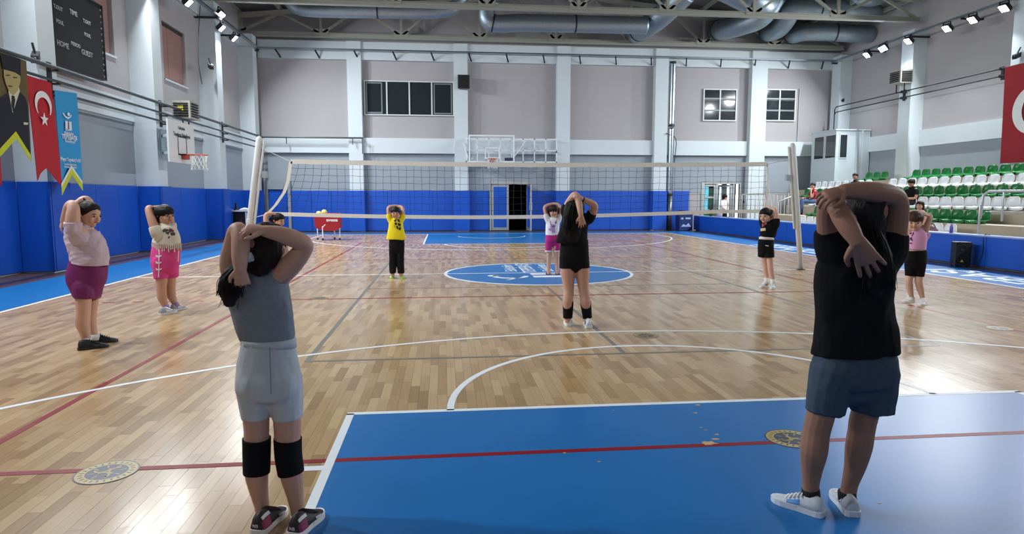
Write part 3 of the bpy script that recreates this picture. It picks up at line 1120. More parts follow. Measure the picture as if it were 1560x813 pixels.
hl = atx(283, 182, -9.25)
h1 = heater((-9.25, hl.y, hl.z), 1, 'wall heater with yellow sticker above the side hoop')
MB().box(-9.33, -9.18, hl.y - .352, hl.y - .340, hl.z + .22, hl.z + .36).build('sticker', M('yellow_sticker', (198, 186, 40), .5), h1)
hr = atx(1372, 128, 15.5)
heater((15.5, hr.y, hr.z), -1, 'grey wall heater on the pillar above the stand')


def boxspeaker(name, c, w, d, h, yaw, label):
    t = thing(name, c, label, 'loudspeaker')
    a, b = V((math.cos(yaw), math.sin(yaw), 0)), V((-math.sin(yaw), math.cos(yaw), 0))
    c = V(c)
    z = V((0, 0, 1))
    mb = MB()
    mb.prism([(-w/2, -d/2 + .02), (-w/2 + .03, -d/2), (w/2 - .03, -d/2), (w/2, -d/2 + .02), (w/2*.7, d/2), (-w/2*.7, d/2)], c, a, b, z*h)
    mb.build('cabinet', m_black, t)
    g = MB().obox(c - b*(d/2 + .006) + z*(h*.5), a*(w*.42), b*.005, z*(h*.44))
    g.build('grille', M('speaker_grille', (12, 12, 13), .8, bump=.4, bscale=400), t)
    ring = MB()
    for zz, r in ((h*.36, w*.33), (h*.78, w*.17)):
        cc = c - b*(d/2 + .012) + z*zz
        ring.tube([(cc + (a*math.cos(R(k*20)) + z*math.sin(R(k*20)))*r, .008) for k in range(19)], 6, dome=(False, False))
    ring.build('cone_ring', m_black, t)
    return t, a, b


sp, a, b = boxspeaker('loudspeaker', (9.12, .22, .03), .33, .30, .50, R(-18), 'black floor loudspeaker with yellow triangle badge by the blue parapet')
cc = V((9.12, .22, .03)) - b*.165 + V((0, 0, .08))
MB().prism([(-.035, 0), (.035, 0), (0, .055)], cc - a*.02, a, V((0, 0, 1)), b*-.004).build('badge', M('yellow_badge', (196, 176, 56), .4), sp)
fb = MB()
for s in (-.11, .11):
    for q in (-.08, .08):
        fb.box(9.12 + s - .02, 9.12 + s + .02, .22 + q - .02, .22 + q + .02, 0, .032)
fb.build('feet', m_black, sp)
tag(MB().tube([(V((9.36, .05, .03)), .008), (V((9.40, -.05, .3)), .008), (V((9.43, -.02, .66)), .008), (V((9.6, 0, .69)), .008), (V((9.75, .3, .69)), .008)], 6, sub=5).build('cable', m_black), 'black cable hanging over the parapet behind the speaker', 'cable')
boxspeaker('loudspeaker', (-.93, 15.78, 6.06), .52, .3, .55, 0, 'square black loudspeaker on the second far pilaster')


def spotcam(p, d, label):
    p, d = V(p), V(d).normalized()
    t = thing('wall_camera', p, label, 'camera', 'small black cameras on the pillars')
    MB().obox(p, d*.13, V((d.y, -d.x, 0)).normalized()*.06, V((0, 0, 1))*.07).build('camera_body', m_black, t)
    MB().tube([(p + d*.13, .05), (p + d*.17, .05)], 10, dome=(False, False)).build('lens_hood', m_black, t)
    MB().bar(p + V((0, 0, .05)), p + V((-.12*d.x, 0, .26)), .03, .03).build('bracket', m_black, t)


q = atx(321, 101, -9.3)
spotcam(q, (.6, -1, -.5), 'small black camera on the pillar right of the brown blind')
q = atx(54, 87, -9.35)
spotcam(q, (.4, -1, -.6), 'small black camera under the corner of the scoreboard')
q = at(1285, 152, 15.5)
spotcam(q, (-1, -.6, -.4), 'small black camera on the corner pillar over the booth')
q = atx(1549, 85, 15.6)
spotcam(q, (-1, -.3, -.4), 'small black camera above the large red flag')
cb = MB()
cb.tube([(atx(305, 8, -9.35), .012), (atx(302, 60, -9.36), .012), (atx(303, 100, -9.36), .012), (atx(308, 128, -9.36), .012)], 6, sub=5)
tag(cb.build('cable', m_dark), 'thin dark cable hanging down the blind side pillar', 'cable')

# ------------------------------------------------------------------ scoreboard
YA, ZA = V((0, 1, 0)), V((0, 0, 1))
NX = V((1, 0, 0))
SBX = -9.55
p00, p11 = atx(57, 89, SBX), atx(161, 117, SBX)
y0, y1, z0 = p00.y, p11.y, (p00.z + p11.z)/2
z1 = atx(157, 12, SBX).z
sb = thing('scoreboard', (SBX, (y0 + y1)/2, z0), 'large black electronic scoreboard high on the side wall', 'scoreboard')
MB().box(SBX - .10, SBX, y0, y1, z0, z1).build('cabinet', M('scoreboard_black', (20, 21, 24), .35, var=.2, scale=1.2), sb)
mb = MB()
for (a, b, c_, d) in ((y0 - .02, y1 + .02, z0 - .03, z0), (y0 - .02, y1 + .02, z1, z1 + .03), (y0 - .02, y0, z0, z1), (y1, y1 + .02, z0, z1)):
    mb.box(SBX - .11, SBX + .02, a, b, c_, d)
mb.build('frame', m_black, sb)
MB().box(-10, SBX - .1, (y0 + y1)/2 - .4, (y0 + y1)/2 + .4, z0 + .3, z0 + .36).build('mount', m_dark, sb)
m_txt = M('grey_print', (150, 152, 152), .5)
for s, px, py, hpx in (('T.OUT', 88.5, 12, 7), ('TIME', 112, 20, 9), ('FOUL', 91.5, 34, 7), ('T.OUT', 132.5, 34, 7), ('FOUL', 133.5, 54, 7), ('HOME', 96, 68, 10), ('PERIOD', 115.5, 68.5, 7), ('GUEST', 133, 82, 10)):
    c_ = atx(px, py, SBX + .006)
    put_text(s, hpx*.0150, c_, YA, ZA, m_txt, sb, 'scoreboard_lettering', bold=.003)
for k in range(12):
    zz = z1 - .10 - k*(z1 - z0 - .12)/11.2
    put_text(str(k + 1), .085, (SBX + .006, y0 + .16, zz), YA, ZA, m_txt, sb, 'scoreboard_number')
    put_text(str(k + 1), .065, (SBX + .006, y1 - .07, zz), YA, ZA, m_txt, sb, 'scoreboard_number')

# ------------------------------------------------------------------ flags hanging on the side wall
FX = -9.16


def cloth(name, corners, notch, mat, parent, x, wav=.03, n=14, m_=24, inset=None):
    """hanging banner in the YZ plane at x; corners tl, tr, bl, br as (y,z); notch (y,z) = peak of the cut"""
    tl, tr, bl, br = corners
    vs_, fs_ = [], []
    for j in range(m_ + 1):
        v = j/m_
        for i in range(n + 1):
            u = i/n
            top = (tl[0] + (tr[0] - tl[0])*u, tl[1] + (tr[1] - tl[1])*u)
            if notch:
                un = .5
                if u < un:
                    bot = (bl[0] + (notch[0] - bl[0])*u/un, bl[1] + (notch[1] - bl[1])*u/un)
                else:
                    bot = (notch[0] + (br[0] - notch[0])*(u - un)/un, notch[1] + (br[1] - notch[1])*(u - un)/un)
            else:
                bot = (bl[0] + (br[0] - bl[0])*u, bl[1] + (br[1] - bl[1])*u)
            y, z = top[0] + (bot[0] - top[0])*v, top[1] + (bot[1] - top[1])*v
            xx = x + wav*v*math.sin(u*7 + v*2.2) + wav*.4*math.sin(u*13 + 1)*v
            vs_.append((xx, y, z))
    for j in range(m_):
        for i in range(n):
            a = j*(n+1) + i
            fs_.append((a, a+1, a+n+2, a+n+1))
    mb = MB().add(vs_, fs_)
    k = len(vs_)
    mb.add([(v[0] - .006, v[1], v[2]) for v in vs_], [tuple(reversed(f)) for f in fs_])
    return mb.build(name, mat, parent, True)


def yz(px, py, x=FX):
    p = atx(px, py, x)
    return (p.y, p.z)


m_red = M('red_flag_cloth', (176, 20, 36), .75, var=.08, scale=4, bump=.08, bscale=200)
m_blu = M('sky_blue_flag_cloth', (40, 148, 206), .75, var=.05, scale=4)
m_yel = M('yellow_trim', (196, 204, 30), .7)
m_wht = M('white_flag_print', (226, 228, 230), .7)
# portrait banner
t = thing('portrait_banner', atx(20, 225, FX), 'hanging banner with a portrait of a man in dark suit and tall hat', 'banner')
tl, tr, bl, br, nt_ = yz(-5, 76), yz(40, 93), yz(-3, 242), yz(47, 245), yz(25, 207)
m_sepia = M('sepia_cloth', (98, 86, 50), .8, var=.3, scale=3)
cloth('banner_cloth', (tl, tr, bl, br), nt_, m_sepia, t, FX, .012)


def flat(name, pts, mat, parent, x):
    """flat printed shape from photo points on plane x"""
    P = [yz(px, py, x) for px, py in pts]
    mb = MB().prism([(p[0], p[1]) for p in P], (x, 0, 0), YA, ZA, NX*.004)
    o = mb.build(name, mat, parent)
    fixn(o.data)
    return o


def oval(cx, cy, rx, ry, n=20):
    return [(cx + rx*math.cos(R(360*k/n)), cy + ry*math.sin(R(360*k/n))) for k in range(n)]


px_ = FX + .022
m_suit = M('dark_suit_print', (26, 30, 40), .8, var=.2, scale=4)
m_skinp = M('sepia_skin_print', (170, 156, 104), .8, var=.12, scale=8)
flat('printed_suit', [(-4, 152), (2, 148), (12, 142), (18, 168), (30, 140), (38, 148), (42, 160), (46, 240), (25, 206), (-3, 238)], m_suit, t, px_)
flat('printed_shirt', [(13, 140), (19, 172), (30, 138), (28, 132), (15, 134)], M('pale_print', (206, 202, 176), .8), t, px_ + .002)
flat('printed_tie', [(17.5, 145), (21.5, 146), (23, 152), (20, 172), (17, 160)], m_suit, t, px_ + .004)
flat('printed_neck', [(12, 128), (28, 130), (27, 138), (20, 145), (14, 140)], m_skinp, t, px_ + .005)
flat('printed_face', [(6, 106), (30, 112), (31, 122), (29, 131), (20, 138), (13, 138), (9, 128), (6, 116)], m_skinp, t, px_ + .006)
flat('printed_hat', [(0, 80), (31, 90), (31.5, 116), (18, 107), (5, 105)], m_suit, t, px_ + .009)
flat('printed_handkerchief', [(36, 186), (43, 187), (42, 190), (36, 190)], M('pale_print', (206, 202, 176), .8), t, px_ + .003)
for a, b in (((9, 114), (15, 115)), ((20, 117), (26, 119))):
    flat('printed_eye', [a, (b[0], b[1] - 1.4), b, (a[0], a[1] + 1.6)], m_suit, t, px_ + .011)
flat('printed_mouth', [(12, 130), (19, 131), (18, 132.4), (13, 131.6)], m_suit, t, px_ + .011)
flat('yellow_chevron', [(-4, 231), (24, 200), (46.6, 236), (47, 246), (25, 211), (-4, 243)], m_yel, t, px_ + .006)
# red national flag
t = thing('flag', atx(70, 250, FX), 'narrow red swallow-tailed flag with white crescent and star', 'flag')
cloth('flag_cloth', (yz(40, 114), yz(78, 126), yz(55, 276), yz(94, 286)), yz(71, 256), m_red, t, FX, .02)


def crescent(parent, x, C, r, y_dir=1, star_off=1.0):
    cy, cz = C
    outer = [(cy + r*math.cos(R(a)), cz + r*math.sin(R(a))) for a in range(40, 321, 10)]
    ic, ir = cy + .25*r, r*.80
    inner = [(ic + ir*math.cos(R(a)), cz + ir*math.sin(R(a))) for a in range(312, 47, -10)]
    mb = MB().prism(outer + inner, (x, 0, 0), YA, ZA, NX*.004 if x < 0 else NX*-.004)
    o = mb.build('white_crescent', m_wht, parent)
    sc, sr = (cy + star_off*r*1.05, cz), r*.46
    pts = []
    for k in range(10):
        rr = sr if k % 2 == 0 else sr*.40
        a = R(180 + 36*k)
        pts.append((sc[0] + rr*math.cos(a), sc[1] + rr*math.sin(a)))
    o2 = MB().prism(pts, (x, 0, 0), YA, ZA, NX*.004 if x < 0 else NX*-.004).build('white_star', m_wht, parent)
    return o, o2


# on the vertical flag the crescent opens downwards with the star below it
def crescent_down(parent, x, C, r, sq=1.0):
    cy, cz = C
    f = lambda rr, a, dz=0: (cy + rr*math.cos(R(a)), cz + dz + rr*math.sin(R(a)))
    outer = [f(r, a) for a in range(-40, 221, 10)]
    inner = [f(r*.80, a, -.25*r) for a in range(212, -33, -10)]
    MB().prism(outer + inner, (x, 0, 0), YA, ZA, NX*.004).build('white_crescent', m_wht, parent)
    pts = []
    for k in range(10):
        rr = r*.50 if k % 2 == 0 else r*.2
        a = R(90 + 36*k)
        pts.append((cy + rr*math.cos(a), cz - r*1.05 + rr*math.sin(a)))
    MB().prism(pts, (x, 0, 0), YA, ZA, NX*.004).build('white_star', m_wht, parent)


crescent_down(t, FX + .03, yz(63.5, 160), .25)
# neighbouring red flag, only its tip reaches into the picture
t = thing('flag', atx(-10, 260, FX), 'tip of a second red flag at the picture edge beside the portrait banner', 'flag')
cloth('flag_cloth', (yz(-46, 62), yz(-9, 74), yz(-40, 262), yz(5.5, 284)), yz(-22, 245), m_red, t, FX - .03, .015)
# blue municipal flag
t = thing('flag', atx(105, 265, FX), 'sky blue swallow-tailed banner with white municipal mark', 'flag')
cloth('flag_cloth', (yz(83, 137), yz(117, 142), yz(94, 297), yz(126, 290)), yz(109, 262), m_blu, t, FX, .015)
flat('yellow_chevron', [(93.6, 285), (108.8, 256), (125.5, 280), (126, 290.5), (109.2, 266), (94.3, 297.5)], m_yel, t, FX + .026)
flat('white_chevron', [(93.2, 280), (108.6, 252), (125.2, 276), (125.5, 280), (108.8, 256), (93.6, 285)], m_wht, t, FX + .026)
flat('printed_mark', [(99.5, 184), (103, 184.5), (103.4, 198), (101.5, 198), (101.3, 197.5), (99.8, 197.5)], m_wht, t, FX + .026)
flat('printed_mark', [(105, 185), (108.6, 185.5), (109, 199), (100.2, 199), (100.0, 196.5), (105.6, 197)], m_wht, t, FX + .026)
flat('printed_arc', [(95.5, 173), (99, 179), (104, 181), (108, 178), (108.4, 175), (107, 177.5), (103.5, 178.6), (99.5, 176.5), (96.5, 172)], m_wht, t, FX + .026)
flat('printed_dot', oval(104.5, 174, 1.8, 2.6, 12), m_wht, t, FX + .026)
c_ = atx(105.5, 203.5, FX + .026)
put_text('Eskişehir', .085, c_, YA, ZA, m_wht, t, 'flag_lettering')
c_ = atx(106, 209.5, FX + .026)
put_text('TEPEBAŞI', .125, c_, YA, ZA, m_wht, t, 'flag_lettering', bold=.002)
c_ = atx(106.5, 215.5, FX + .026)
put_text('Belediyesi', .085, c_, YA, ZA, m_wht, t, 'flag_lettering')
c_ = atx(108, 243.5, FX + .03)
put_text('Hayat Tepebaşı\'nda!', .10, c_, YA, ZA, m_wht, t, 'flag_lettering', sx=.85)
for dy_ in (0, 4):
    c_ = atx(107, 250.5 + dy_, FX + .03)
    put_text('Tepebaşı Belediyesi', .055, c_, YA, ZA, m_wht, t, 'flag_lettering')
# large red flag above the stand
RX = 15.45
t = thing('flag', atx(1550, 240, RX), 'large red flag with white crescent hanging above the stand', 'flag')
a_, b_, c2, d2_ = yz(1560, 95, RX), yz(1531.5, 103, RX), yz(1560, 247, RX), yz(1523, 249, RX)
fl_w = 4.6
cloth('flag_cloth', ((b_[0] - fl_w, b_[1] + .02), b_, (d2_[0] - fl_w, d2_[1]), d2_), None, M('red_stand_flag_cloth', (150, 26, 36), .75, var=.08, scale=3), t, RX, .02)
mb = MB()
cy, cz, r = b_[0] - 1.15, 4.05, .72
f = lambda rr, a, dy=0: (cy - dy + rr*math.cos(R(a)), cz + rr*math.sin(R(a)))
outer = [f(r, a) for a in range(-140, 141, 10)]
inner = [f(r*.8, a, .25*r) for a in range(132, -133, -10)]
o = MB().prism(outer + inner, (RX - .045, 0, 0), YA, ZA, NX*-.004).build('white_crescent', m_wht, t)
pts = [(cy - r*1.05 + (r*.48 if k % 2 == 0 else r*.19)*math.cos(R(36*k)), cz + (r*.48 if k % 2 == 0 else r*.19)*math.sin(R(36*k))) for k in range(10)]
MB().prism(pts, (RX - .045, 0, 0), YA, ZA, NX*-.004).build('white_star', m_wht, t)

# ------------------------------------------------------------------ basketball hoops
m_org = M('orange_rim', (176, 58, 30), .4)
m_board = M('white_backboard', (214, 220, 222), .4, var=.06, scale=4)
m_rope = M('white_net_cord', (212, 214, 210), .8)


def hoop(t, c, out, boardpt):
    """rim of radius .225 centred c; out = direction away from the board"""
    pts = [(c + V((math.cos(R(k*20)), math.sin(R(k*20)), 0))*.225, .011) for k in range(19)]
    rim = MB().tube(pts, 8, dome=(False, False))
    s = V((-out.y, out.x, 0))
    for q in (-.1, .1):
        rim.bar(c - out*.20 + s*q, boardpt + s*q, .02, .03)
    rim.obox(boardpt + out*.06 - V((0, 0, .05)), out*.06, s*.11, V((0, 0, .07)))
    rim.build('rim', m_org, t, False)
    nb = MB()
    for k in range(12):
        for sg in (1, -1):
            pp = []
            for j in range(5):
                a = R(k*30 + sg*j*13)
                rr = .22 - .028*j + (.006*j*j if j > 2 else 0)
                pp.append((c + V((math.cos(a)*rr, math.sin(a)*rr, -.01 - .095*j)), .005))
            nb.tube(pp, 5, dome=(False, False))
    tag(nb.build('hoop_net', m_rope, t), kind='stuff')


BX = -8.62
t = thing('basketball_hoop', (BX, 5.55, 2.4), 'side wall basketball hoop with white printed backboard and orange rim', 'hoop')
b0, b1 = atx(259, 250, BX), atx(295, 194, BX)
zt, zb = 3.42, 2.36
MB().box(BX - .04, BX, b0.y, b1.y, zb, zt).build('backboard', m_board, t)
mb = MB()
yc = (b0.y + b1.y)/2
for (a, b, c_, d) in ((yc - .30, yc + .30, zb + .20, zb + .24), (yc - .30, yc + .30, zb + .66, zb + .70), (yc - .30, yc - .26, zb + .2, zb + .7), (yc + .26, yc + .30, zb + .2, zb + .7)):
    mb.box(BX, BX + .004, a, b, c_, d)
mb.build('target_square', m_black, t)
put_text('Eskişehir', .12, (BX + .004, yc, zt - .16), YA, ZA, m_black, t, 'board_lettering')
put_text('Tepebaşı Belediyesi', .145, (BX + .004, yc, zt - .34), YA, ZA, m_black, t, 'board_lettering', sx=.95, bold=.002)
hoop(t, V((BX + .40, yc, zb + .22)), V((1, 0, 0)), V((BX + .01, yc, zb + .22)))
mb = MB()
for zz in (2.65, 3.1):
    for yy in (yc - .35, yc + .35):
        mb.bar((BX - .04, yy, zz), (-9.35, 6.1, zz), .07, .07)
mb.build('support_arm', m_board, t)
MB().box(-9.30, -9.28, 5.9, 6.5, 2.5, 3.25).build('mount_plate', M('steel_plate', (176, 196, 196), .4, .3), t)

t = thing('basketball_hoop', (.18, 14.8, 2.9), 'far wall basketball hoop with clear framed backboard above the double door', 'hoop')
BY = 14.8
x0, x1, zb, zt = -.77, 1.14, 2.92, 4.05
mb = MB()
frame_rect(mb, x0, x1, zb, zt, BY, BY + .05, .06, False)
mb.box(x0 + .06, x1 - .06, BY, BY + .05, zb, zb + .06)
fr_ = mb.build('board_frame', m_board, t)
MB().box(x0 + .06, x1 - .06, BY + .02, BY + .03, zb + .06, zt - .06).build('backboard', glass('clear_backboard', (205, 215, 220), .22), t)
MB().box(x0, x1, BY - .02, BY + .06, zb - .06, zb).build('bottom_padding', M('dark_red_pad', (122, 22, 34), .6), t)
mb = MB()
frame_rect(mb, -.10, .52, zb + .15, zb + .62, BY + .008, BY + .018, .045, True)
mb.build('target_square', m_board, t)
hoop(t, V((.19, BY - .37, 3.05)), V((0, -1, 0)), V((.19, BY, 3.05)))
MB().box(.72, 1.06, BY - .01, BY + .012, zb + .08, zb + .20).build('shot_sign', M('navy_sign', (40, 44, 78), .5), t)
mb = MB()
lx0, lx1, lz0, lz1, LY = -.86, 3.10, 2.98, 4.0, 15.75
frame_rect(mb, lx0, lx1, lz0, lz1, LY, LY + .05, .05, False)
mb.box(lx0, lx1, LY, LY + .05, lz0, lz0 + .05)
for k in range(1, 8):
    x = lx0 + (lx1 - lx0)*k/8
    mb.box(x - .022, x + .022, LY, LY + .05, lz0, lz1)
mb.box(lx0, lx1, LY, LY + .05, 3.47, 3.51)
mb.build('support_lattice', m_board, t)
mb = MB()
for x in (-.6, .97):
    for zz in (3.1, 3.85):
        mb.bar((x, BY + .05, zz), (x, LY, zz), .05, .05)
mb.bar((x1, BY + .05, 3.2), (1.7, LY, 3.9), .04, .04)
mb.bar((-.8, BY + .05, 3.1), (-.95, LY, 3.8), .04, .04)
mb.build('support_arm', m_board, t)
for x in (-.86, 3.05):
    MB().box(x, x + .05, LY, 16.0, 3.4, 3.46).build('wall_bracket', m_board, t)

# ------------------------------------------------------------------ volleyball net
m_post = M('white_post_pad', (206, 208, 206), .5, var=.1, scale=12)


def post(base, top, label, side):
    t = thing('volleyball_post', (base[0], base[1], 0), label, 'net post', 'volleyball posts')
    a, b = V(base), V(top)
    MB().tube([(a, .052), (a + (b - a)*.36, .052), (a + (b - a)*.365, .058), (b, .056)], 14, dome=(False, True)).build('post', m_post, t, True)
    MB().tube([(a + (b - a)*.34 + V((side*.085, 0, 0)), .022), (b + V((side*.085, 0, -.04)), .022)], 10).build('tension_bar', m_post, t, True)
    mb = MB()
    for k in range(3):
        c = a + (b - a)*(.40 + .005*k)
        mb.tube([(c + V((math.cos(R(q*24))*.062, math.sin(R(q*24))*.062, .012*k)), .006) for q in range(16)], 5, dome=(False, False))
    mb.build('tie_cord', m_rope, t)
    MB().box(min(side*.03, side*.12) + b.x, max(side*.03, side*.12) + b.x, -.04, .04, b.z - .70, b.z - .58).build('winch', m_alu, t)
    MB().tube([(V((a.x, a.y, .0)), .085), (V((a.x, a.y, .012)), .085)], 16, dome=(False, False)).build('floor_collar', m_dark, t)
    return t


pl = post((-5.57, 0, .0), (-5.19, 0, 2.53), 'leaning white volleyball post behind the girl in grey', 1)
pr = post((5.43, 0, .0), (5.14, 0, 2.50), 'leaning white volleyball post near the girl in black by the parapet', -1)
t = thing('volleyball_net', (0, 0, 1.1), 'long dark volleyball net with white tapes between two leaning posts', 'net')


def ntop(u):
    return at(443 + (1169 - 443)*u, 246 + 4*u + 3*math.sin(math.pi*u), 0)


def nbot(u):
    return at(408 + (1162 - 408)*u, 325.5 + 6*math.sin(math.pi*min(1, u*1.1)) - 4*u*u, 0)


def tape(name, pts, h, mat=None):
    mb = MB()
    vs_, fs_ = [], []
    for p, d in pts:
        for s in (-1, 1):
            vs_ += [p + d*(s*h/2) + V((0, -.012, 0)), p + d*(s*h/2) + V((0, .012, 0))]
    for i in range(len(pts) - 1):
        a, b = i*4, (i+1)*4
        for (q, r_) in ((0, 2), (2, 3), (3, 1), (1, 0)):
            fs_.append((a+q, a+r_, b+r_, b+q))
    fs_ += [(0, 1, 3, 2), (len(vs_)-4, len(vs_)-2, len(vs_)-1, len(vs_)-3)]
    mb.add(vs_, fs_)
    o = mb.build(name, mat or M('white_net_tape', (224, 222, 214), .7, var=.08, scale=30), t)
    fixn(o.data)
    return o


tape('top_tape', [(ntop(k/40) + V((0, 0, .012*math.sin(k*2.1)*.3)), V((0, 0, 1))) for k in range(41)], .085)
tape('bottom_tape', [(nbot(k/40), V((0, 0, 1))) for k in range(41)], .07)
sl = [at(443, 246, 0), at(439, 275, 0), at(433, 293, 0), at(420, 312, 0), at(408, 325, 0)]
tape('side_tape', [(p, V((1, 0, .2)).normalized()) for p in sl], .065)
sl = [at(1169, 250, 0), at(1169, 285, 0), at(1168, 300, 0), at(1163, 323, 0)]
tape('side_tape', [(p, V((1, 0, 0))) for p in sl], .03)
nm = MB()
NC, NR = 62, 8
G = [[None]*(NR+1) for _ in range(NC+1)]
for i in range(NC+1):
    u = i/NC
    for j in range(NR+1):
        v = j/NR
        # cords hang from the top and lean towards the slack lower left corner
        a = ntop(u)
        lean = max(0.0, 1 - u/.10)
        bx = a.x + (nbot(0).x - ntop(0).x)*lean
        b = nbot(min(1, max(0, (bx - nbot(0).x)/(nbot(1).x - nbot(0).x))))
        p = a + (b - a)*v
        p.x = a.x + (bx - a.x)*v**1.6
        p += V((.006*math.sin(i*1.7 + j), .01*math.sin(i*.9 + j*2), .006*math.sin(i*2.3 + j*1.3)))
        G[i][j] = p
for i in range(NC+1):
    nm.tube([(G[i][j], .0028) for j in range(NR+1)], 4, dome=(False, False))
for j in range(1, NR):
    nm.tube([(G[i][j], .0028) for i in range(NC+1)], 4, dome=(False, False))
tag(nm.build('net_mesh', M('dark_net_cord', (38, 40, 44), .8), t), kind='stuff')
MB().tube([(at(443, 246, 0), .006), (V((-5.22, 0, 2.40)), .006)], 5).build('net_rope', m_rope, t)
MB().tube([(at(1169, 250, 0), .006), (V((5.15, 0, 2.24)), .006)], 5).build('net_rope', m_rope, t)
MB().tube([(at(408, 326, 0), .006), (V((-5.40, 0, 1.08)), .006)], 5).build('net_rope', m_rope, t)
MB().tube([(at(1169, 262, 0), .007), (at(1172, 290, -.3), .009), (at(1176, 314, -.9), .012)], 6).build('loose_strap', m_rope, t)

# ------------------------------------------------------------------ ball cart, cage, bin
CY = 10.75
t = thing('ball_cart', (-5.8, CY, 0), 'red fabric ball cart on four white legs below the net', 'ball cart')
m_cart = M('red_cart_fabric', (150, 10, 26), .7, var=.1, scale=5, bump=.1, bscale=20)
x0, x1 = -6.27, -5.42
mb = MB()
prof = [(x0, .92), (x1, .92), (x1, .42), (x1 - .14, .33), (x0 + .28, .33), (x0 + .02, .45)]
mb.prism([(p[0], p[1]) for p in prof], (0, CY - .28, 0), V((1, 0, 0)), ZA, V((0, .56, 0)))
mb.build('fabric_bag', m_cart, t)
MB().box(x0 - .02, x1 + .02, CY - .30, CY + .30, .90, .93).build('top_rim', m_cart, t)
for (x, y) in ((x0 + .04, CY + .10), (x0 + .28, CY - .27), (x1 - .26, CY + .27), (x1 - .02, CY - .12)):
    l_ = MB().tube([(V((x, y, .09)), .02), (V((x, y, .47)), .02)], 8).build('leg', m_linew, t, True)
    MB().tube([(V((x, y - .02, .035)), .035), (V((x, y + .02, .035)), .035)], 12).build('caster', m_black, l_)
    MB().bar((x, y, .45), (x + .1*(1 if x < -5.9 else -1), y, .55), .025, .025).build('brace', m_linew, l_)
put_text('avessa', .15, (-5.66, CY - .285, .70), V((1, 0, 0)), ZA, m_linew, t, 'cart_lettering', bold=.004)
for x, z, yy, lb in ((-6.13, .90, CY - .1, 'yellow ball resting at the left of the red cart'), (-5.98, .95, CY + .1, 'pale yellow ball topmost on the red cart')):
    b_ = tag(MB().ball((x, yy, z), .105, 16).build('volleyball', M('yellow_ball', (214, 204, 110), .5, var=.2, scale=7), None, True), lb, 'ball', 'balls in the red cart')
GXc, GY = -9.17, 12.0
t = thing('ball_cage', (GXc, GY, 0), 'white framed wheeled cage with black grid in the padded corner', 'cage')
mb = MB()
w2, hh = .31, .97
for (sx, sy) in ((-1, -1), (1, -1), (1, 1), (-1, 1)):
    mb.box(GXc + sx*w2 - .03, GXc + sx*w2 + .03, GY + sy*.3 - .03, GY + sy*.3 + .03, .08, hh)
mb.box(GXc - w2, GXc + w2, GY - .33, GY - .27, .15, .21).box(GXc - w2, GXc + w2, GY + .27, GY + .33, .15, .21)
mb.build('frame', M('white_cage_frame', (176, 184, 196), .5), t)
MB().box(GXc - .36, GXc + .50, GY - .36, GY + .36, hh, hh + .05).build('top_board', M('white_cage_top', (190, 196, 204), .5), t)
mb = MB()
for k in range(13):
    x = GXc - w2 + 2*w2*k/12
    mb.box(x - .006, x + .006, GY - .31, GY - .298, .2, hh)
for k in range(14):
    z = .2 + (hh - .2)*k/13
    mb.box(GXc - w2, GXc + w2, GY - .312, GY - .300, z - .006, z + .006)
tag(mb.build('wire_grid', m_black, t), kind='stuff')
MB().box(GXc - w2 + .02, GXc + w2 - .02, GY + .2, GY + .28, .18, hh).build('back_panel', M('dark_inside', (34, 26, 26), .8), t)
for (sx, sy) in ((-1, -1), (1, -1), (1, 1), (-1, 1)):
    MB().ball((GXc + sx*w2, GY + sy*.3, .045), .045, 10).build('caster', m_black, t)
for k, (dx_, z, c_, lb) in enumerate(((-.14, .32, (92, 44, 40), 'dark red ball low in the wire cage'), (.10, .34, (120, 116, 112), 'grey ball low in the wire cage'), (0, .56, (74, 50, 40), 'brown ball higher in the wire cage'))):
    tag(MB().ball((GXc + dx_, GY - .05, z), .12, 14).build('ball', M('cage_ball_%d' % k, c_, .5, var=.2, scale=9), None, True), lb, 'ball', 'balls in the wire cage')
tag(MB().tube([(V((GXc - .12, GY, 1.02)), .10), (V((GXc - .12, GY, 1.10)), .05), (V((GXc - .12, GY, 1.26)), .035)], 10).build('megaphone', m_black, None, True), 'small black cone shaped object standing on the cage top', 'megaphone')
tag(MB().tube([(V((GXc + .05, GY - .1, 1.04)), .05, .02), (V((GXc + .2, GY - .1, 1.07)), .06, .04), (V((GXc + .34, GY - .1, 1.05)), .04, .02)], 10, sub=3).build('paper_bundle', m_wht), 'crumpled white bundle lying on the cage top', 'bundle')

t = thing('waste_bin', (8.72, 15.45, 0), 'dark blue printed waste bin with black bag at the end of the parapet', 'bin')
mb = MB().prism([(-.30, -.25), (.30, -.25), (.30, .25), (-.30, .25)], (8.75, 15.4, .02), V((1, 0, 0)), V((0, 1, 0)), V((0, 0, .72)))
mb.build('bin_body', M('dark_blue_bin', (14, 34, 92), .5, var=.15), t)
mb = MB()
mb.box(8.52, 8.62, 15.14, 15.148, .52, .60).box(8.72, 8.95, 15.14, 15.148, .53, .60)
mb.prism([(0, 0), (.12, .12), (.22, .05), (.34, .16), (.46, 0)], (8.52, 15.148, .2), V((1, 0, 0)), ZA, V((0, -.008, 0)))
mb.build('bin_print', M('pale_blue_print', (150, 176, 214), .5), t)
mb = MB()
mb.tube([(V((8.40, 15.4, .78)), .05, .1), (V((8.6, 15.4, .84)), .12, .09), (V((8.8, 15.4, .82)), .14, .08), (V((9.04, 15.4, .78)), .06, .06)], 10, side=V((0, 1, 0)), sub=3)
mb.build('bin_bag', m_black, t, True)

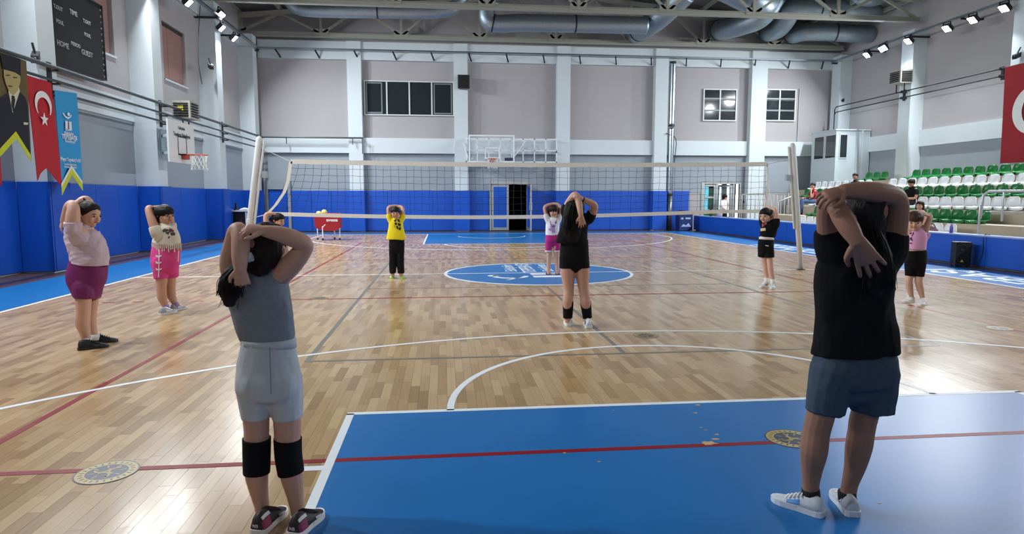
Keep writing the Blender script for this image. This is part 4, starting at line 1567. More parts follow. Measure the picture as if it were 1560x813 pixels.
# ------------------------------------------------------------------ parapet and spectator stand
PX0, PX1 = 9.50, 9.72
pp = struct('wall_parapet', MB().box(PX0, PX1, -14, 15.9, 0, .63), m_conc, 'low parapet wall with blue padding in front of the stand', 'parapet')
for k in range(15):
    y = 15.9 - 2*k
    pad(pp, 9.42, 9.498, y - 2, y, .03, .645)
MB().box(9.40, 9.76, -14, 15.9, .645, .675).build('parapet_cap', M('blue_grey_cap', (126, 150, 196), .45), pp)
pad(pp, 9.40, 9.74, 15.905, 15.95, .03, .645)
ROWS = {6: (10.50, .52, .44, 'white', [(9.75, 7.1), (3.9, 2.05)], 'front row behind the parapet'),
        5: (11.40, .86, .43, 'green', [(9.9, 2.2)], 'fifth row from the top'),
        4: (12.30, 1.19, .45, 'white', [(11.3, 1.6)], 'fourth row from the top'),
        3: (13.20, 1.52, .46, 'green', [(13.75, 2.4)], 'third row from the top'),
        2: (14.10, 1.84, .485, 'white', [(14.5, 10.75), (9.75, 3.3)], 'second row from the top'),
        1: (15.00, 2.17, .47, 'green', [(12.4, 11.2), (9.75, 4.2)], 'top row')}
st = thing('spectator_stand', (13, 5, 0), 'beige concrete stepped stand behind the blue parapet', 'stand')
for r_, (X, zb, sp_, c_, segs, nm_) in ROWS.items():
    ye = 13.78 if r_ <= 3 else 12.4
    MB().box(X - .30, 16.25 if r_ == 1 else X + .62, -13, ye, 0 if r_ == 6 else zb - .42, zb - .05).build('tier', m_conc, st)
MB().box(9.74, 10.22, -13, 12.4, 0, .17).build('tier', m_conc, st)
MB().box(11.6, 16.2, 12.4, 14.2, 0, .78).build('landing', m_conc, st)
MB().box(12.6, 16.2, 12.4, 13.8, .78, 1.16).build('landing', m_conc, st)
MB().box(12.85, 16.2, 12.4, 13.8, 1.16, 1.49).build('landing', m_conc, st)
MB().box(13.75, 16.2, 13.79, 15.7, 1.0, 1.80).build('landing', m_conc, st)
MB().box(11.2, 16.2, 14.2, 15.9, 0, .46).build('landing', m_conc, st)


def seat_mesh(mat):
    prof = [(-.205, -.035, .195), (-.20, .02, .205), (-.10, .015, .21), (.03, .02, .21), (.12, .045, .21), (.17, .12, .208), (.195, .20, .198), (.205, .265, .175), (.21, .305, .125)]
    n = 6
    vs_ = []
    for off in (0, .014):
        for i, (x, z, hw) in enumerate(prof):
            for k in range(n+1):
                u = -1 + 2*k/n
                bk = max(0, min(1, (z - .03)/.15))
                vs_.append((x - .055*u*u*bk + off*(1 if i > 3 else .2), hw*u, z + .028*u*u*(1 - bk) - off*(1 if i <= 4 else .2)))
    m_ = len(prof)
    fs_ = []
    for i in range(m_-1):
        for k in range(n):
            a = i*(n+1) + k
            fs_.append((a, a+1, a+n+2, a+n+1))
            b = a + m_*(n+1)
            fs_.append((b, b+n+1, b+n+2, b+1))
    loop = [k for k in range(n+1)] + [i*(n+1) + n for i in range(1, m_)] + [(m_-1)*(n+1) + k for k in range(n-1, -1, -1)] + [i*(n+1) for i in range(m_-2, 0, -1)]
    for i in range(len(loop)):
        a, b = loop[i], loop[(i+1) % len(loop)]
        fs_.append((b, a, a + m_*(n+1), b + m_*(n+1)))
    me = MB().add(vs_, fs_).mesh('stadium_seat', mat, True)
    fixn(me)
    return me


m_sg = M('green_seat_plastic', (6, 108, 44), .3, var=.08)
m_sw = M('white_seat_plastic', (222, 226, 228), .35, var=.04)
SM = {'green': seat_mesh(m_sg), 'white': seat_mesh(m_sw)}
BR = {c_: MB().box(-.14, .16, -.05, .05, -.05, .012).mesh('seat_foot', m) for c_, m in (('green', m_sg), ('white', m_sw))}
ORD = ['first', 'second', 'third', 'fourth', 'fifth', 'sixth', 'seventh', 'eighth', 'ninth', 'tenth', 'eleventh', 'twelfth', 'thirteenth', 'fourteenth', 'fifteenth', 'sixteenth', 'seventeenth', 'eighteenth', 'nineteenth', 'twentieth', 'twenty-first', 'twenty-second', 'twenty-third', 'twenty-fourth', 'twenty-fifth', 'twenty-sixth', 'twenty-seventh', 'twenty-eighth', 'twenty-ninth', 'thirtieth']
for r_, (X, zb, sp_, c_, segs, nm_) in ROWS.items():
    k = 0
    for (ya, yb) in segs:
        y = ya - sp_/2
        while y > yb:
            o = bpy.data.objects.new('stadium_seat', SM[c_])
            col.objects.link(o)
            o.location = (X, y, zb)
            tag(o, '%s plastic bucket seat, %s from the booth end in the %s' % (c_, ORD[k], nm_), 'seat', '%s seats in the %s' % (c_, nm_))
            f_ = bpy.data.objects.new('seat_foot', BR[c_])
            col.objects.link(f_)
            f_.parent = o
            k += 1
            y -= sp_


def rail(label, pts, posts, zbase, mid):
    t = thing('handrail', (pts[0][0], pts[0][1], zbase), label, 'railing', 'silver railings of the stand')
    MB().tube([(V(p), .028) for p in pts], 8).build('top_rail', m_alu, t, True)
    for (x, y, z0, z1) in posts:
        MB().tube([(V((x, y, z0)), .022), (V((x, y, z1)), .022)], 8).build('rail_post', m_alu, t, True)
    if mid:
        MB().tube([(V(p), .014) for p in mid], 6).build('mid_rail', m_alu, t, True)


rail('silver tube railing in front of the seats near the speaker', [(9.92, .66, 1.02), (9.96, .66, 1.52), (10.0, .58, 1.60), (10.0, -1.5, 1.60)],
     [(9.90, .66, .66, 1.3), (10.0, .18, .98, 1.6), (10.0, -.55, .98, 1.6), (10.0, -1.4, .9, 1.6)], .66, [(10.0, .6, 1.16), (10.0, -1.5, 1.16)])
rail('silver bar railing on the landing beside the glazed doors', [(10.95, 14.5, 1.60), (12.2, 14.5, 1.62), (12.2, 12.9, 1.62)],
     [(10.97 + .2*k, 14.5, .46, 1.62) for k in range(7)] + [(12.2, 14.1 - .3*k, .46, 1.62) for k in range(5)], .46, None)
rail('short silver stair railing before the woman in red', [(11.3, 12.0, 1.32), (12.1, 12.0, 1.62)], [(11.3 + .4*k, 12.0, .5, 1.32 + .15*k) for k in range(3)], .5, None)
# control booth in the corner
t = thing('control_booth', (15.5, 14.9, 1.8), 'white corner booth with three dark windows above the stand', 'booth')
m_booth = M('booth_white', (188, 200, 206), .5, var=.03)
MB().box(14.72, 16.25, 13.85, 15.68, 1.84, 4.30).build('booth_wall', m_booth, t)
for k, (a, b) in enumerate(((1240.5, 1256), (1257.5, 1274))):
    X_ = 14.70
    ya, yb = atx(b, 220, X_).y, atx(a, 220, X_).y
    w = MB().box(X_ - .01, X_ + .02, ya - .0, yb, 3.12, 4.16).build('booth_window', m_frame, t)
    MB().box(X_ - .014, X_ - .008, ya + .05, yb - .05, 3.17, 4.11).build('pane', m_glassdk, w)
xa, xb = at(1279, 220, 13.83).x, at(1291, 220, 13.83).x
w = MB().box(xa, xb, 13.82, 13.86, 3.12, 4.16).build('booth_window', m_frame, t)
MB().box(xa + .03, xb - .03, 13.812, 13.82, 3.17, 4.11).build('pane', m_glassdk, w)
for px in (1304, 1312):
    x = at(px, 240, 13.83).x
    MB().box(x - .03, x + .03, 13.80, 13.85, 1.84, 4.3).build('panel_strip', m_booth, t)
MB().box(14.66, 16.25, 13.80, 15.68, 4.30, 4.35).build('booth_roof', m_booth, t)

# odds and ends on the parapet
b_ = thing('water_bottle', (9.58, 1.05, .675), 'purple drinking bottle standing on the parapet', 'bottle')
bp = at(1451, 353, 1.0)
MB().tube([(V((9.58, 1.05, .675)), .036), (V((9.58, 1.05, .80)), .036), (V((9.58, 1.05, .83)), .026)], 14, dome=(False, False)).build('bottle_body', M('purple_plastic', (92, 84, 170), .3), b_, True)
MB().tube([(V((9.58, 1.05, .83)), .024), (V((9.58, 1.05, .87)), .022)], 12, dome=(False, True)).build('bottle_cap', M('lilac_plastic', (150, 134, 190), .4), b_, True)
g_ = thing('bag', (9.9, 2.0, .5), 'brown and pink handbag on the front row beside the purple bottle', 'bag')
MB().tube([(V((10.1, 2.55, .60)), .05, .12), (V((10.1, 2.35, .64)), .07, .15), (V((10.1, 2.15, .60)), .05, .12)], 12, side=V((1, 0, 0)), sub=3).build('bag_body', M('brown_pink_bag', (126, 84, 92), .7, var=.3, scale=14), g_, True)
MB().tube([(V((10.1, 2.55, .70)), .012), (V((10.1, 2.45, .82)), .012), (V((10.1, 2.25, .82)), .012), (V((10.1, 2.15, .70)), .012)], 6, sub=4).build('bag_strap', M('dark_strap', (58, 44, 44), .7), g_, True)
t_ = thing('cup', (9.58, 13.9, .675), 'pale pink cup with dark sleeve on the far end of the parapet', 'cup')
MB().tube([(V((9.6, 13.6, .675)), .10), (V((9.6, 13.6, .95)), .12)], 14, dome=(False, False)).build('cup_body', M('pale_pink_plastic', (190, 170, 190), .5), t_, True)
MB().box(9.5, 9.54, 14.3, 14.4, .675, .98).build('dark_sleeve', m_black, t_)

# ------------------------------------------------------------------ people
def remesh(mb, voxel, smooth=6, name='body', keep=1.0):
    """one continuous surface out of overlapping closed tubes"""
    me = bpy.data.meshes.new('raw')
    me.from_pydata([tuple(v) for v in mb.v], [], mb.f)
    fixn(me)
    o = bpy.data.objects.new('raw', me)
    col.objects.link(o)
    md = o.modifiers.new('r', 'REMESH')
    md.mode = 'VOXEL'
    md.voxel_size = voxel
    ms = o.modifiers.new('s', 'SMOOTH')
    ms.iterations = smooth
    ms.factor = .5
    if keep < 1:
        mk_ = o.modifiers.new('d', 'DECIMATE')
        mk_.ratio = keep
    dg = bpy.context.evaluated_depsgraph_get()
    out = bpy.data.meshes.new_from_object(o.evaluated_get(dg))
    bpy.data.objects.remove(o)
    bpy.data.meshes.remove(me)
    out.name = name
    out.materials.clear()
    out.polygons.foreach_set('use_smooth', [True]*len(out.polygons))
    return out


def wrinkle(me, amp, freq, seed=0.0, stretch=(1, 1, 1)):
    n = len(me.vertices)
    co, no = np.empty(n*3), np.empty(n*3)
    me.vertices.foreach_get('co', co)
    me.vertices.foreach_get('normal', no)
    co, no = co.reshape(-1, 3), no.reshape(-1, 3)
    q = co*freq*np.array(stretch) + np.array((seed, -seed, 0))
    d = np.array([noise.noise(V(x)) + .45*noise.noise(V(x)*2.1) for x in q])*amp
    me.vertices.foreach_set('co', (co + no*d[:, None]).ravel())
    me.update()


def hand(mb, wrist, tip, back, L, thumb=1, curl=(15, 25, 20), spread=1.0):
    """palm, four unequal bent fingers and a thumb; back = direction the back of the hand faces"""
    w0, t = V(wrist), V(tip)
    d = (t - w0).normalized()
    n = V(back)
    n = (n - d*n.dot(d)).normalized()
    s = d.cross(n)
    mb.tube([(w0 - d*L*.05, .15*L, .115*L), (w0 + d*L*.15, .19*L, .125*L), (w0 + d*L*.36, .225*L, .115*L), (w0 + d*L*.50, .215*L, .095*L)], 12, side=s, sub=3)
    for i, (o_, ln, sp_) in enumerate(((-.185, .40, -8), (-.064, .47, -2.5), (.060, .44, 3.5), (.178, .35, 11))):
        b0 = w0 + d*(L*(.47 if i in (1, 2) else .44)) + s*(o_*L*thumb*-1)
        a = R(sp_*spread)
        fd = d*math.cos(a) - s*(math.sin(a)*thumb)
        pts = [(b0, .058*L)]
        p = b0
        ang = 0
        for k, fr_ in enumerate((.45, .30, .25)):
            ang += R(curl[k])
            dir_ = fd*math.cos(ang) - n*math.sin(ang)
            p = p + dir_*(ln*L*fr_)
            pts.append((p, (.052, .047, .040)[k]*L))
        mb.tube(pts, 8, sub=2)
    b0 = w0 + d*(.12*L) + s*(.15*L*thumb)
    td = (d*.72 + s*(.66*thumb) - n*.25).normalized()
    k1 = b0 + td*(.24*L)
    td2 = (d*.92 + s*(.15*thumb) - n*.35).normalized()
    mb.tube([(b0, .085*L), (k1, .068*L), (k1 + td2*(.15*L), .058*L), (k1 + td2*(.24*L), .045*L)], 8, sub=2)


HEADSEC = ((-.525, .05, .04, .20), (-.50, .12, .11, .20), (-.45, .20, .20, .165), (-.34, .275, .31, .115), (-.18, .325, .40, .06), (0, .355, .455, .02), (.15, .365, .475, -.01), (.30, .335, .445, -.02), (.42, .245, .33, -.03), (.485, .13, .18, -.03), (.51, .04, .06, -.03))


class Person:
    def __init__(self, name, label, Y, skin, voxel=.007, base=None, nm='person'):
        self.Y = Y
        self.voxel = voxel
        b = base if base is not None else V((0, Y, 0))
        self.root = thing(nm, b, label, 'person')
        self.skin = M('skin_' + name, skin, .55, var=.06, scale=14, bump=.03, bscale=220, spec=.35)
        self.body = MB()
        self.name = name
        d = (V((b.x, Y, .8)) - CAM).dot(FW)
        self.s = d/F

    def P(self, px, py, dy=0):
        return at(px, py, self.Y + dy)

    def L(self, mb, pts, n=14, sub=3, dome=(True, True), flat=1.0, side=None):
        """limb: (px, py, dy, r px)"""
        mb.tube([(self.P(p[0], p[1], p[2]), p[3]*self.s, p[3]*self.s*flat) for p in pts], n, sub=sub, dome=dome, side=side)

    def T(self, mb, secs, n=28, sub=3, dome=(False, False), sq=.95):
        """trunk: (x left, x right, py, dy, half depth px)"""
        mb.tube([(self.P((q[0] + q[1])/2, q[2], q[3]), (q[1] - q[0])/2*self.s, q[4]*self.s) for q in secs], n, side=RT, sub=sub, dome=dome, sq=sq)

    def head(self, px, py, dy, Hpx, face, pitch=0.0, roll=0.0, hair=None, neck=None, eyes=True, hairspec=None, ears=True):
        c = self.P(px, py, dy)
        Hh = Hpx*self.s
        f = V(face).normalized()
        r = V((f.y, -f.x, 0)).normalized()
        u = V((0, 0, 1))
        f2 = f*math.cos(pitch) - u*math.sin(pitch)
        u2 = u*math.cos(pitch) + f*math.sin(pitch)
        f, u = f2, u2
        if roll:
            u, r = u*math.cos(roll) + r*math.sin(roll), r*math.cos(roll) - u*math.sin(roll)
        self.hc, self.hf, self.hr, self.hu, self.Hh = c, f, r, u, Hh

        def q(x, y, z):
            return c + r*(x*Hh) + f*(y*Hh) + u*(z*Hh)
        self.hq = q
        self.body.tube([(q(0, o_, z), a*Hh, b*Hh) for z, a, b, o_ in HEADSEC], 20, side=r, sub=2, dome=(False, False))
        # nose, brow, cheeks, chin, ears
        self.body.tube([(q(0, .44, .03), .035*Hh), (q(0, .485, -.06), .042*Hh), (q(0, .52, -.13), .050*Hh)], 8, sub=2)
        self.body.tube([(q(0, .455, -.13), .075*Hh), (q(0, .475, -.145), .055*Hh)], 8)
        self.body.tube([(q(-.2, .38, .08), .055*Hh), (q(0, .43, .10), .06*Hh), (q(.2, .38, .08), .055*Hh)], 8, sub=2)
        for s in (-1, 1):
            self.body.tube([(q(s*.18, .34, -.14), .10*Hh), (q(s*.16, .34, -.22), .09*Hh)], 8)
            if ears:
                self.body.tube([(q(s*.36, -.02, -.10), .035*Hh, .05*Hh), (q(s*.395, -.04, .0), .04*Hh, .075*Hh), (q(s*.38, -.05, .06), .03*Hh, .05*Hh)], 8, side=r, sub=2)
        self.body.tube([(q(0, .395, -.245), .055*Hh), (q(0, .42, -.26), .05*Hh)], 8)
        self.body.tube([(q(0, .30, -.40), .10*Hh), (q(0, .35, -.40), .07*Hh)], 8)
        if neck:
            nb = self.P(*neck[:3])
            self.body.tube([(nb, neck[3]*self.s*1.35), (nb + (q(0, -.08, -.30) - nb)*.4, neck[3]*self.s), (q(0, -.06, -.25), neck[3]*self.s)], 14, sub=3)
        if eyes:
            mw, mi_, mbr, ml = M('eye_white', (176, 166, 156), .3), M('iris_dark', (34, 22, 16), .2), M('eyebrow_dark', (44, 30, 24), .8), M('lip_' + self.name, tuple(int(v*g) for v, g in zip(self.skin_rgb, (.80, .56, .56))), .5)
            for s in (-1, 1):
                e = MB().tube([(q(s*.165 - .06, .405, .005), .008*Hh, .005*Hh), (q(s*.165, .428, .005), .024*Hh, .030*Hh), (q(s*.165 + .06, .405, .005), .01*Hh, .006*Hh)], 10, sub=3, side=u).build('eye', mw, self.root, True)
                MB().tube([(q(s*.165, .435, .005), .036*Hh), (q(s*.165, .462, .005), .033*Hh)], 10).build('iris', mi_, e, True)
                MB().tube([(q(s*.08, .455, .085), .012*Hh), (q(s*.17, .455, .105), .020*Hh), (q(s*.26, .40, .085), .010*Hh)], 6, sub=3).build('eyebrow', mbr, self.root, True)
            MB().tube([(q(-.095, .43, -.255), .012*Hh), (q(0, .468, -.25), .026*Hh, .018*Hh), (q(.095, .43, -.255), .012*Hh)], 8, sub=3).build('mouth', ml, self.root, True)

    def hair_cap(self, mb, k=1.0, fringe=0.0, low=-.30):
        """hair over the skull, leaving the face free"""
        q, Hh = self.hq, self.Hh
        S = [(low, .24, .15, -.30), (low + .12, .33, .24, -.24), (-.05, .385, .33, -.16), (.10, .40, .40, -.10), (.22, .395, .455 + fringe*.3, -.055 + fringe*.1), (.33, .36, .455 + fringe*.2, -.04), (.44, .28, .36, -.045), (.52, .16, .22, -.05), (.555, .05, .07, -.05)]
        mb.tube([(q(0, o_, z), a*Hh*k, b*Hh*k) for z, a, b, o_ in S], 24, side=self.hr, sub=3, dome=(True, False))

    def fringe(self, mb, n=9, low=.10):
        q, Hh = self.hq, self.Hh
        for i in range(n):
            a = R(-62 + 124*i/(n-1))
            x, y = math.sin(a), math.cos(a)
            mb.tube([(q(x*.25, y*.32 - .02, .42), .07*Hh), (q(x*.35, y*.46, .27), .065*Hh), (q(x*.37, y*.49 - .015, low + .04*abs(x)), .03*Hh)], 7, sub=3)

    def build_body(self, extra_smooth=5, keep=1.0):
        me = remesh(self.body, self.voxel, extra_smooth, 'body', keep)
        me.materials.append(self.skin)
        return link('body', me, self.root)

    def wear(self, part, mat, fn, voxel=None, amp=.004, freq=14, smooth=5, stretch=(1, 1, .6), parent=None):
        mb = MB()
        fn(mb)
        me = remesh(mb, voxel or self.voxel, smooth, part)
        if amp:
            wrinkle(me, amp, freq, hash(part) % 7 + self.Y, stretch)
        me.materials.append(mat)
        return link(part, me, parent or self.root)

    def hairmesh(self, mat, fn, voxel=None, amp=.004, strands=None):
        o = self.wear('hair', mat, fn, voxel, amp, 40, 3, (1, 1, .25))
        return o

    def strands(self, paths, mat, n=60, r=.0022, jit=.02, seed=1, parent=None):
        """loose locks along guide paths (px,py,dy,spread px)"""
        rnd = random.Random(seed)
        mb = MB()
        for i in range(n):
            g = paths[rnd.randrange(len(paths))]
            a, e = rnd.uniform(0, 6.28), rnd.uniform(.2, 1.0)
            pts = []
            cut = rnd.uniform(.75, 1.0)
            for k, gp in enumerate(g):
                u = k/(len(g) - 1)
                if u > cut + .01:
                    break
                sp_ = gp[3]*self.s*e
                p = self.P(*gp[:3]) + RT*(math.cos(a)*sp_) + V((0, math.sin(a)*sp_*.55, 0))
                p += V((rnd.uniform(-jit, jit), rnd.uniform(-jit, jit)*.5, rnd.uniform(-jit, jit)*.5))*u
                pts.append((p, r*(1 - .6*u)))
            if len(pts) > 2:
                mb.tube(pts, 4, sub=4, dome=(False, False))
        o = mb.build('hair_strands', mat, parent or self.root, True)
        return tag(o, kind='stuff')


def mk(name, label, base, skin, voxel=.007, nm='person'):
    b = fl(*base)
    p = Person.__new__(Person)
    p.skin_rgb = skin
    Person.__init__(p, name, label, b.y, skin, voxel, V((b.x, b.y, 0)), nm)
    return p


def shoe(p, heel, toe, width=.088, hgt=.085, col_up=(230, 230, 230), col_sole=(235, 235, 235), accents=(), z=0.0, lace=(240, 240, 240), size=None):
    """trainer from heel pixel to toe pixel on the floor"""
    a, b = fl(heel[0], heel[1], z), fl(toe[0], toe[1], z)
    f = (b - a)
    f.z = 0
    Ls = f.length if size is None else size
    f.normalize()
    if size is not None:
        mid = (a + b)/2
        a = mid - f*(size/2)
    a.z = z
    s = V((f.y, -f.x, 0))
    u = V((0, 0, 1))
    mu = M('shoe_%d_%d_%d' % col_up, col_up, .6, var=.1, scale=40)
    mso = M('sole_%d_%d_%d' % col_sole, col_sole, .5)
    up = MB()
    secs = ((0.0, .30, .030, .62), (.04, .40, .03, .92), (.14, .45, .03, 1.0), (.30, .45, .03, .98), (.42, .45, .03, .86), (.56, .48, .03, .66), (.72, .50, .03, .52), (.86, .47, .03, .42), (.95, .36, .03, .34), (1.0, .18, .03, .24))
    vs_, fs_ = [], []
    n = 12
    for (t, w, zb, h) in secs:
        for k in range(n):
            th = math.pi*k/(n-1)
            x = math.cos(th)
            y = math.sin(th)**.75
            tap = 1 - .22*y
            vs_.append(a + f*(t*Ls) + s*(x*w*width*tap) + u*(.022 + (h*hgt - .022)*y))
    for i in range(len(secs) - 1):
        for k in range(n - 1):
            fs_.append((i*n + k, i*n + k + 1, (i+1)*n + k + 1, (i+1)*n + k))
        fs_.append((i*n + n - 1, i*n, (i+1)*n, (i+1)*n + n - 1))
    fs_ += [tuple(range(n)), tuple((len(secs)-1)*n + k for k in range(n-1, -1, -1))]
    up.add(vs_, fs_)
    o = up.build('shoe', mu, p.root, True)
    fixn(o.data)
    so = MB()
    out = []
    prof = ((-.03, .24), (.0, .40), (.08, .47), (.25, .46), (.45, .45), (.62, .51), (.78, .53), (.9, .46), (.98, .30), (1.03, .12))
    pts = [(t*Ls, w*width) for t, w in prof] + [(t*Ls, -w*width) for t, w in reversed(prof)]
    so.prism(pts, a + u*.002, f, s, u*.026)
    q = so.build('sole', mso, o)
    fixn(q.data)
    lc = MB()
    for k in range(5):
        t = .40 + .075*k
        h = .90 - .095*k
        lc.tube([(a + f*(t*Ls) - s*(.30*width) + u*(h*hgt*.93), .0045), (a + f*(t*Ls) + u*(h*hgt + .004), .005), (a + f*(t*Ls) + s*(.30*width) + u*(h*hgt*.93), .0045)], 5, sub=3)
    lc.build('laces', M('lace_%d' % lace[0], lace, .8), o, True)
    for (t0, t1, z0, z1, colr, sd) in accents:            # coloured side panels, a little proud of the upper
        ac = MB()
        for sgn in ((1, -1) if sd == 0 else (sd,)):
            P0 = []
            for t in (t0, (t0 + t1)/2, t1):
                for zz in (z0, z1):
                    P0.append((t, zz))
            vs2 = []
            for t in [t0 + (t1 - t0)*i/5 for i in range(6)]:
                tt = t
                for j in range(len(secs) - 1):
                    if secs[j][0] <= tt <= secs[j+1][0]:
                        kx = (tt - secs[j][0])/(secs[j+1][0] - secs[j][0])
                        w = secs[j][1] + (secs[j+1][1] - secs[j][1])*kx
                        h = secs[j][3] + (secs[j+1][3] - secs[j][3])*kx
                for zz in (z0, z1):
                    y = min(1, zz)
                    x = math.sqrt(max(0, 1 - y**2))
                    for e in (.000, .004):
                        vs2.append(a + f*(t*Ls) + s*(sgn*(x*w*width*(1 - .22*y) + e)) + u*(.022 + (h*hgt - .022)*y + e))
            fs2 = []
            for i in range(5):
                b0, b1 = i*4, (i+1)*4
                for (m_, n_) in ((1, 3), (3, 2), (2, 0), (0, 1)):
                    fs2.append((b0 + m_, b0 + n_, b1 + n_, b1 + m_))
            fs2 += [(0, 1, 3, 2), (20, 22, 23, 21)]
            ac.add(vs2, fs2)
        ao = ac.build('side_stripe', M('accent_%d_%d_%d' % colr, colr, .5), o)
        fixn(ao.data)
    return a, f, s, o


def tshirt_print(p, name, pts, mat, Yoff):
    """flat print, slightly curved, on the chest: points in px with dy"""
    mb = MB()
    for poly, dy in pts:
        P3 = [p.P(x, y, dy) for x, y in poly]
        n = len(P3)
        back = [q + V((0, .012, 0)) for q in P3]
        mb.add(P3 + back, [tuple(range(n)), tuple(range(2*n-1, n-1, -1))] + [(i, n+i, n+(i+1) % n, (i+1) % n) for i in range(n)])
    o = mb.build(name, mat, p.root)
    fixn(o.data)
    return o
from mathutils.bvhtree import BVHTree


def printon(p, name, obj, polys, mat, off=.003):
    """print lying on a garment: every outline point is dropped onto the cloth surface"""
    me = obj.data
    bvh = BVHTree.FromPolygons([v.co for v in me.vertices], [tuple(q.vertices) for q in me.polygons])
    mb = MB()
    for poly in polys:
        dense = []
        n = len(poly)
        for i in range(n):
            a, b = poly[i], poly[(i+1) % n]
            for k in range(3):
                dense.append((a[0] + (b[0] - a[0])*k/3, a[1] + (b[1] - a[1])*k/3))
        cx, cy = sum(q[0] for q in poly)/n, sum(q[1] for q in poly)/n
        rings = []
        ok = True
        for f_ in (1.0, .55):
            for (x, y) in dense:
                h = bvh.ray_cast(CAM, ray(cx + (x - cx)*f_, cy + (y - cy)*f_).normalized())
                if h[0] is None:
                    ok = False
                    break
                rings.append(h[0] + h[1]*off if h[1].dot(CAM - h[0]) > 0 else h[0] - h[1]*off)
            if not ok:
                break
        h = bvh.ray_cast(CAM, ray(cx, cy).normalized())
        if not ok or h[0] is None:
            continue
        nr = h[1] if h[1].dot(CAM - h[0]) > 0 else -h[1]
        m_ = len(dense)
        top = rings + [h[0] + nr*off]
        fs_ = []
        for i in range(m_):
            j = (i+1) % m_
            fs_ += [(i, j, m_+j, m_+i), (m_+i, m_+j, 2*m_)]
        bot = [q - nr*(off*.9) for q in top]
        N = len(top)
        fs_ += [tuple(N + v for v in reversed(f)) for f in fs_] + [(i, N+i, N+(i+1) % m_, (i+1) % m_) for i in range(m_)]
        mb.add(top + bot, fs_)
    if mb.v:
        o = mb.build(name, mat, p.root)
        fixn(o.data)
        return o


m_hairb = M('black_hair', (13, 11, 12), .6, spec=.25, var=.3, scale=6, bump=.5, bscale=50, stretch=(4, 4, .4))
m_hairbr = M('dark_brown_hair', (26, 18, 14), .6, spec=.25, var=.35, scale=6, bump=.5, bscale=50, stretch=(4, 4, .4))
m_hairlb = M('brown_hair', (66, 42, 30), .6, spec=.25, var=.3, scale=6, bump=.5, bscale=50, stretch=(4, 4, .4))
m_blackc = M('black_cotton', (17, 17, 20), .9, var=.2, scale=20, bump=.1, bscale=300, spec=.2)
m_sock = M('white_sock', (222, 220, 218), .9)
m_sockb = M('black_sock', (20, 20, 22), .9)

# ================= girl in grey, back to the camera, front left
p = mk('grey_girl', 'girl in grey top, pale grey shorts and black knee pads, back turned, arms behind head', (436, 790), (192, 150, 130), .0034)
B = p.body
LG1 = [(390, 560, 0, 20), (390, 600, 0, 21), (390.5, 640, 0, 19.5), (391, 672, 0, 18.5), (390, 695, -.005, 18), (391, 722, -.01, 17.5), (395, 750, 0, 13.5), (400, 775, 0, 11), (402, 795, 0, 11.5)]
LG2 = [(431, 560, 0, 20), (433, 600, 0, 21), (437.5, 640, 0, 21), (438, 672, 0, 19.5), (440, 695, -.005, 19), (444, 722, -.01, 17.5), (449, 750, 0, 13.5), (453, 775, 0, 11), (455, 795, 0, 11.5)]
p.L(B, LG1)
p.L(B, LG2)
p.T(B, [(376, 442, 570, 0, 20), (374, 444, 520, 0, 21), (362, 440, 480, 0, 24), (356, 436, 445, 0, 25), (362, 428, 420, .01, 20), (380, 412, 408, .02, 12)], dome=(True, True))
# right arm: elbow out, forearm over the head
p.L(B, [(404, 424, .01, 16), (424, 420, -.01, 17), (446, 400, -.05, 16), (462, 380, -.07, 13.5), (463, 371, -.085, 12.5), (446, 363, -.11, 13), (425, 356, -.13, 11.5), (404, 352, -.14, 8.5)])
# left arm: upper arm raised, forearm dropping behind the neck
p.L(B, [(368, 425, .0, 14), (352, 415, .0, 14), (350, 395, -.02, 14), (356, 370, -.05, 13.5), (360, 354, -.075, 13), (365, 352, -.095, 12.5), (367, 368, -.125, 13), (366, 390, -.15, 12), (366, 409, -.165, 9)])
hand(B, p.P(366, 408, -.165), p.P(371, 445, -.14), p.P(366, 420, -.5) - p.P(366, 420, 0), 46*p.s, 1, (34, 48, 40), 1.0)
hand(B, p.P(404, 351, -.145), p.P(364, 346, -.15), V((0, -.55, .85)), 47*p.s, -1, (32, 48, 35), .7)
p.head(409, 378, -.01, 70, (.38, .92, 0), neck=(396, 416, .0, 17), eyes=False)
p.build_body(4, .35)
m_gt = M('grey_melange_cotton', (122, 130, 140), .9, var=.16, scale=60, bump=.12, bscale=250, spec=.2)
m_gs = M('pale_grey_jersey', (186, 192, 198), .9, var=.10, scale=60, bump=.10, bscale=250, spec=.2)


def f_(mb):
    p.T(mb, [(371, 447.5, 519, 0, 24.5), (367, 449, 510, 0, 25), (358, 447, 490, 0, 26), (351, 444, 465, 0, 28), (345, 440, 441, 0, 29), (350, 432, 424, .0, 25), (372, 416, 412, .01, 16)], sq=.97)
    p.L(mb, [(376, 430, 0, 19), (358, 420, 0, 17.5), (351, 409, -.01, 16)], dome=(True, False))
    p.L(mb, [(402, 430, 0, 20), (416, 425, 0, 20), (427, 418, -.015, 19)], dome=(True, False))


p.wear('shirt', m_gt, f_, .0045, .006, 20)


def f_(mb):
    p.T(mb, [(370, 449, 519, 0, 26), (366, 452, 535, 0, 28), (361, 456, 560, 0, 32), (359, 459, 588, -.01, 34), (364, 456, 598, 0, 27), (380, 444, 609, 0, 16)], dome=(False, True), sq=.97)
    p.L(mb, [(387, 575, 0, 27), (388, 600, 0, 26), (390, 636, 0, 21.5)], dome=(True, False))
    p.L(mb, [(433, 575, 0, 27), (436, 600, 0, 26), (438, 636, 0, 23)], dome=(True, False))
    p.L(mb, [(386, 570, -.03, 18), (387, 588, -.045, 20), (389, 604, -.03, 18)])
    p.L(mb, [(434, 570, -.03, 18), (433, 588, -.045, 20), (431, 604, -.03, 18)])


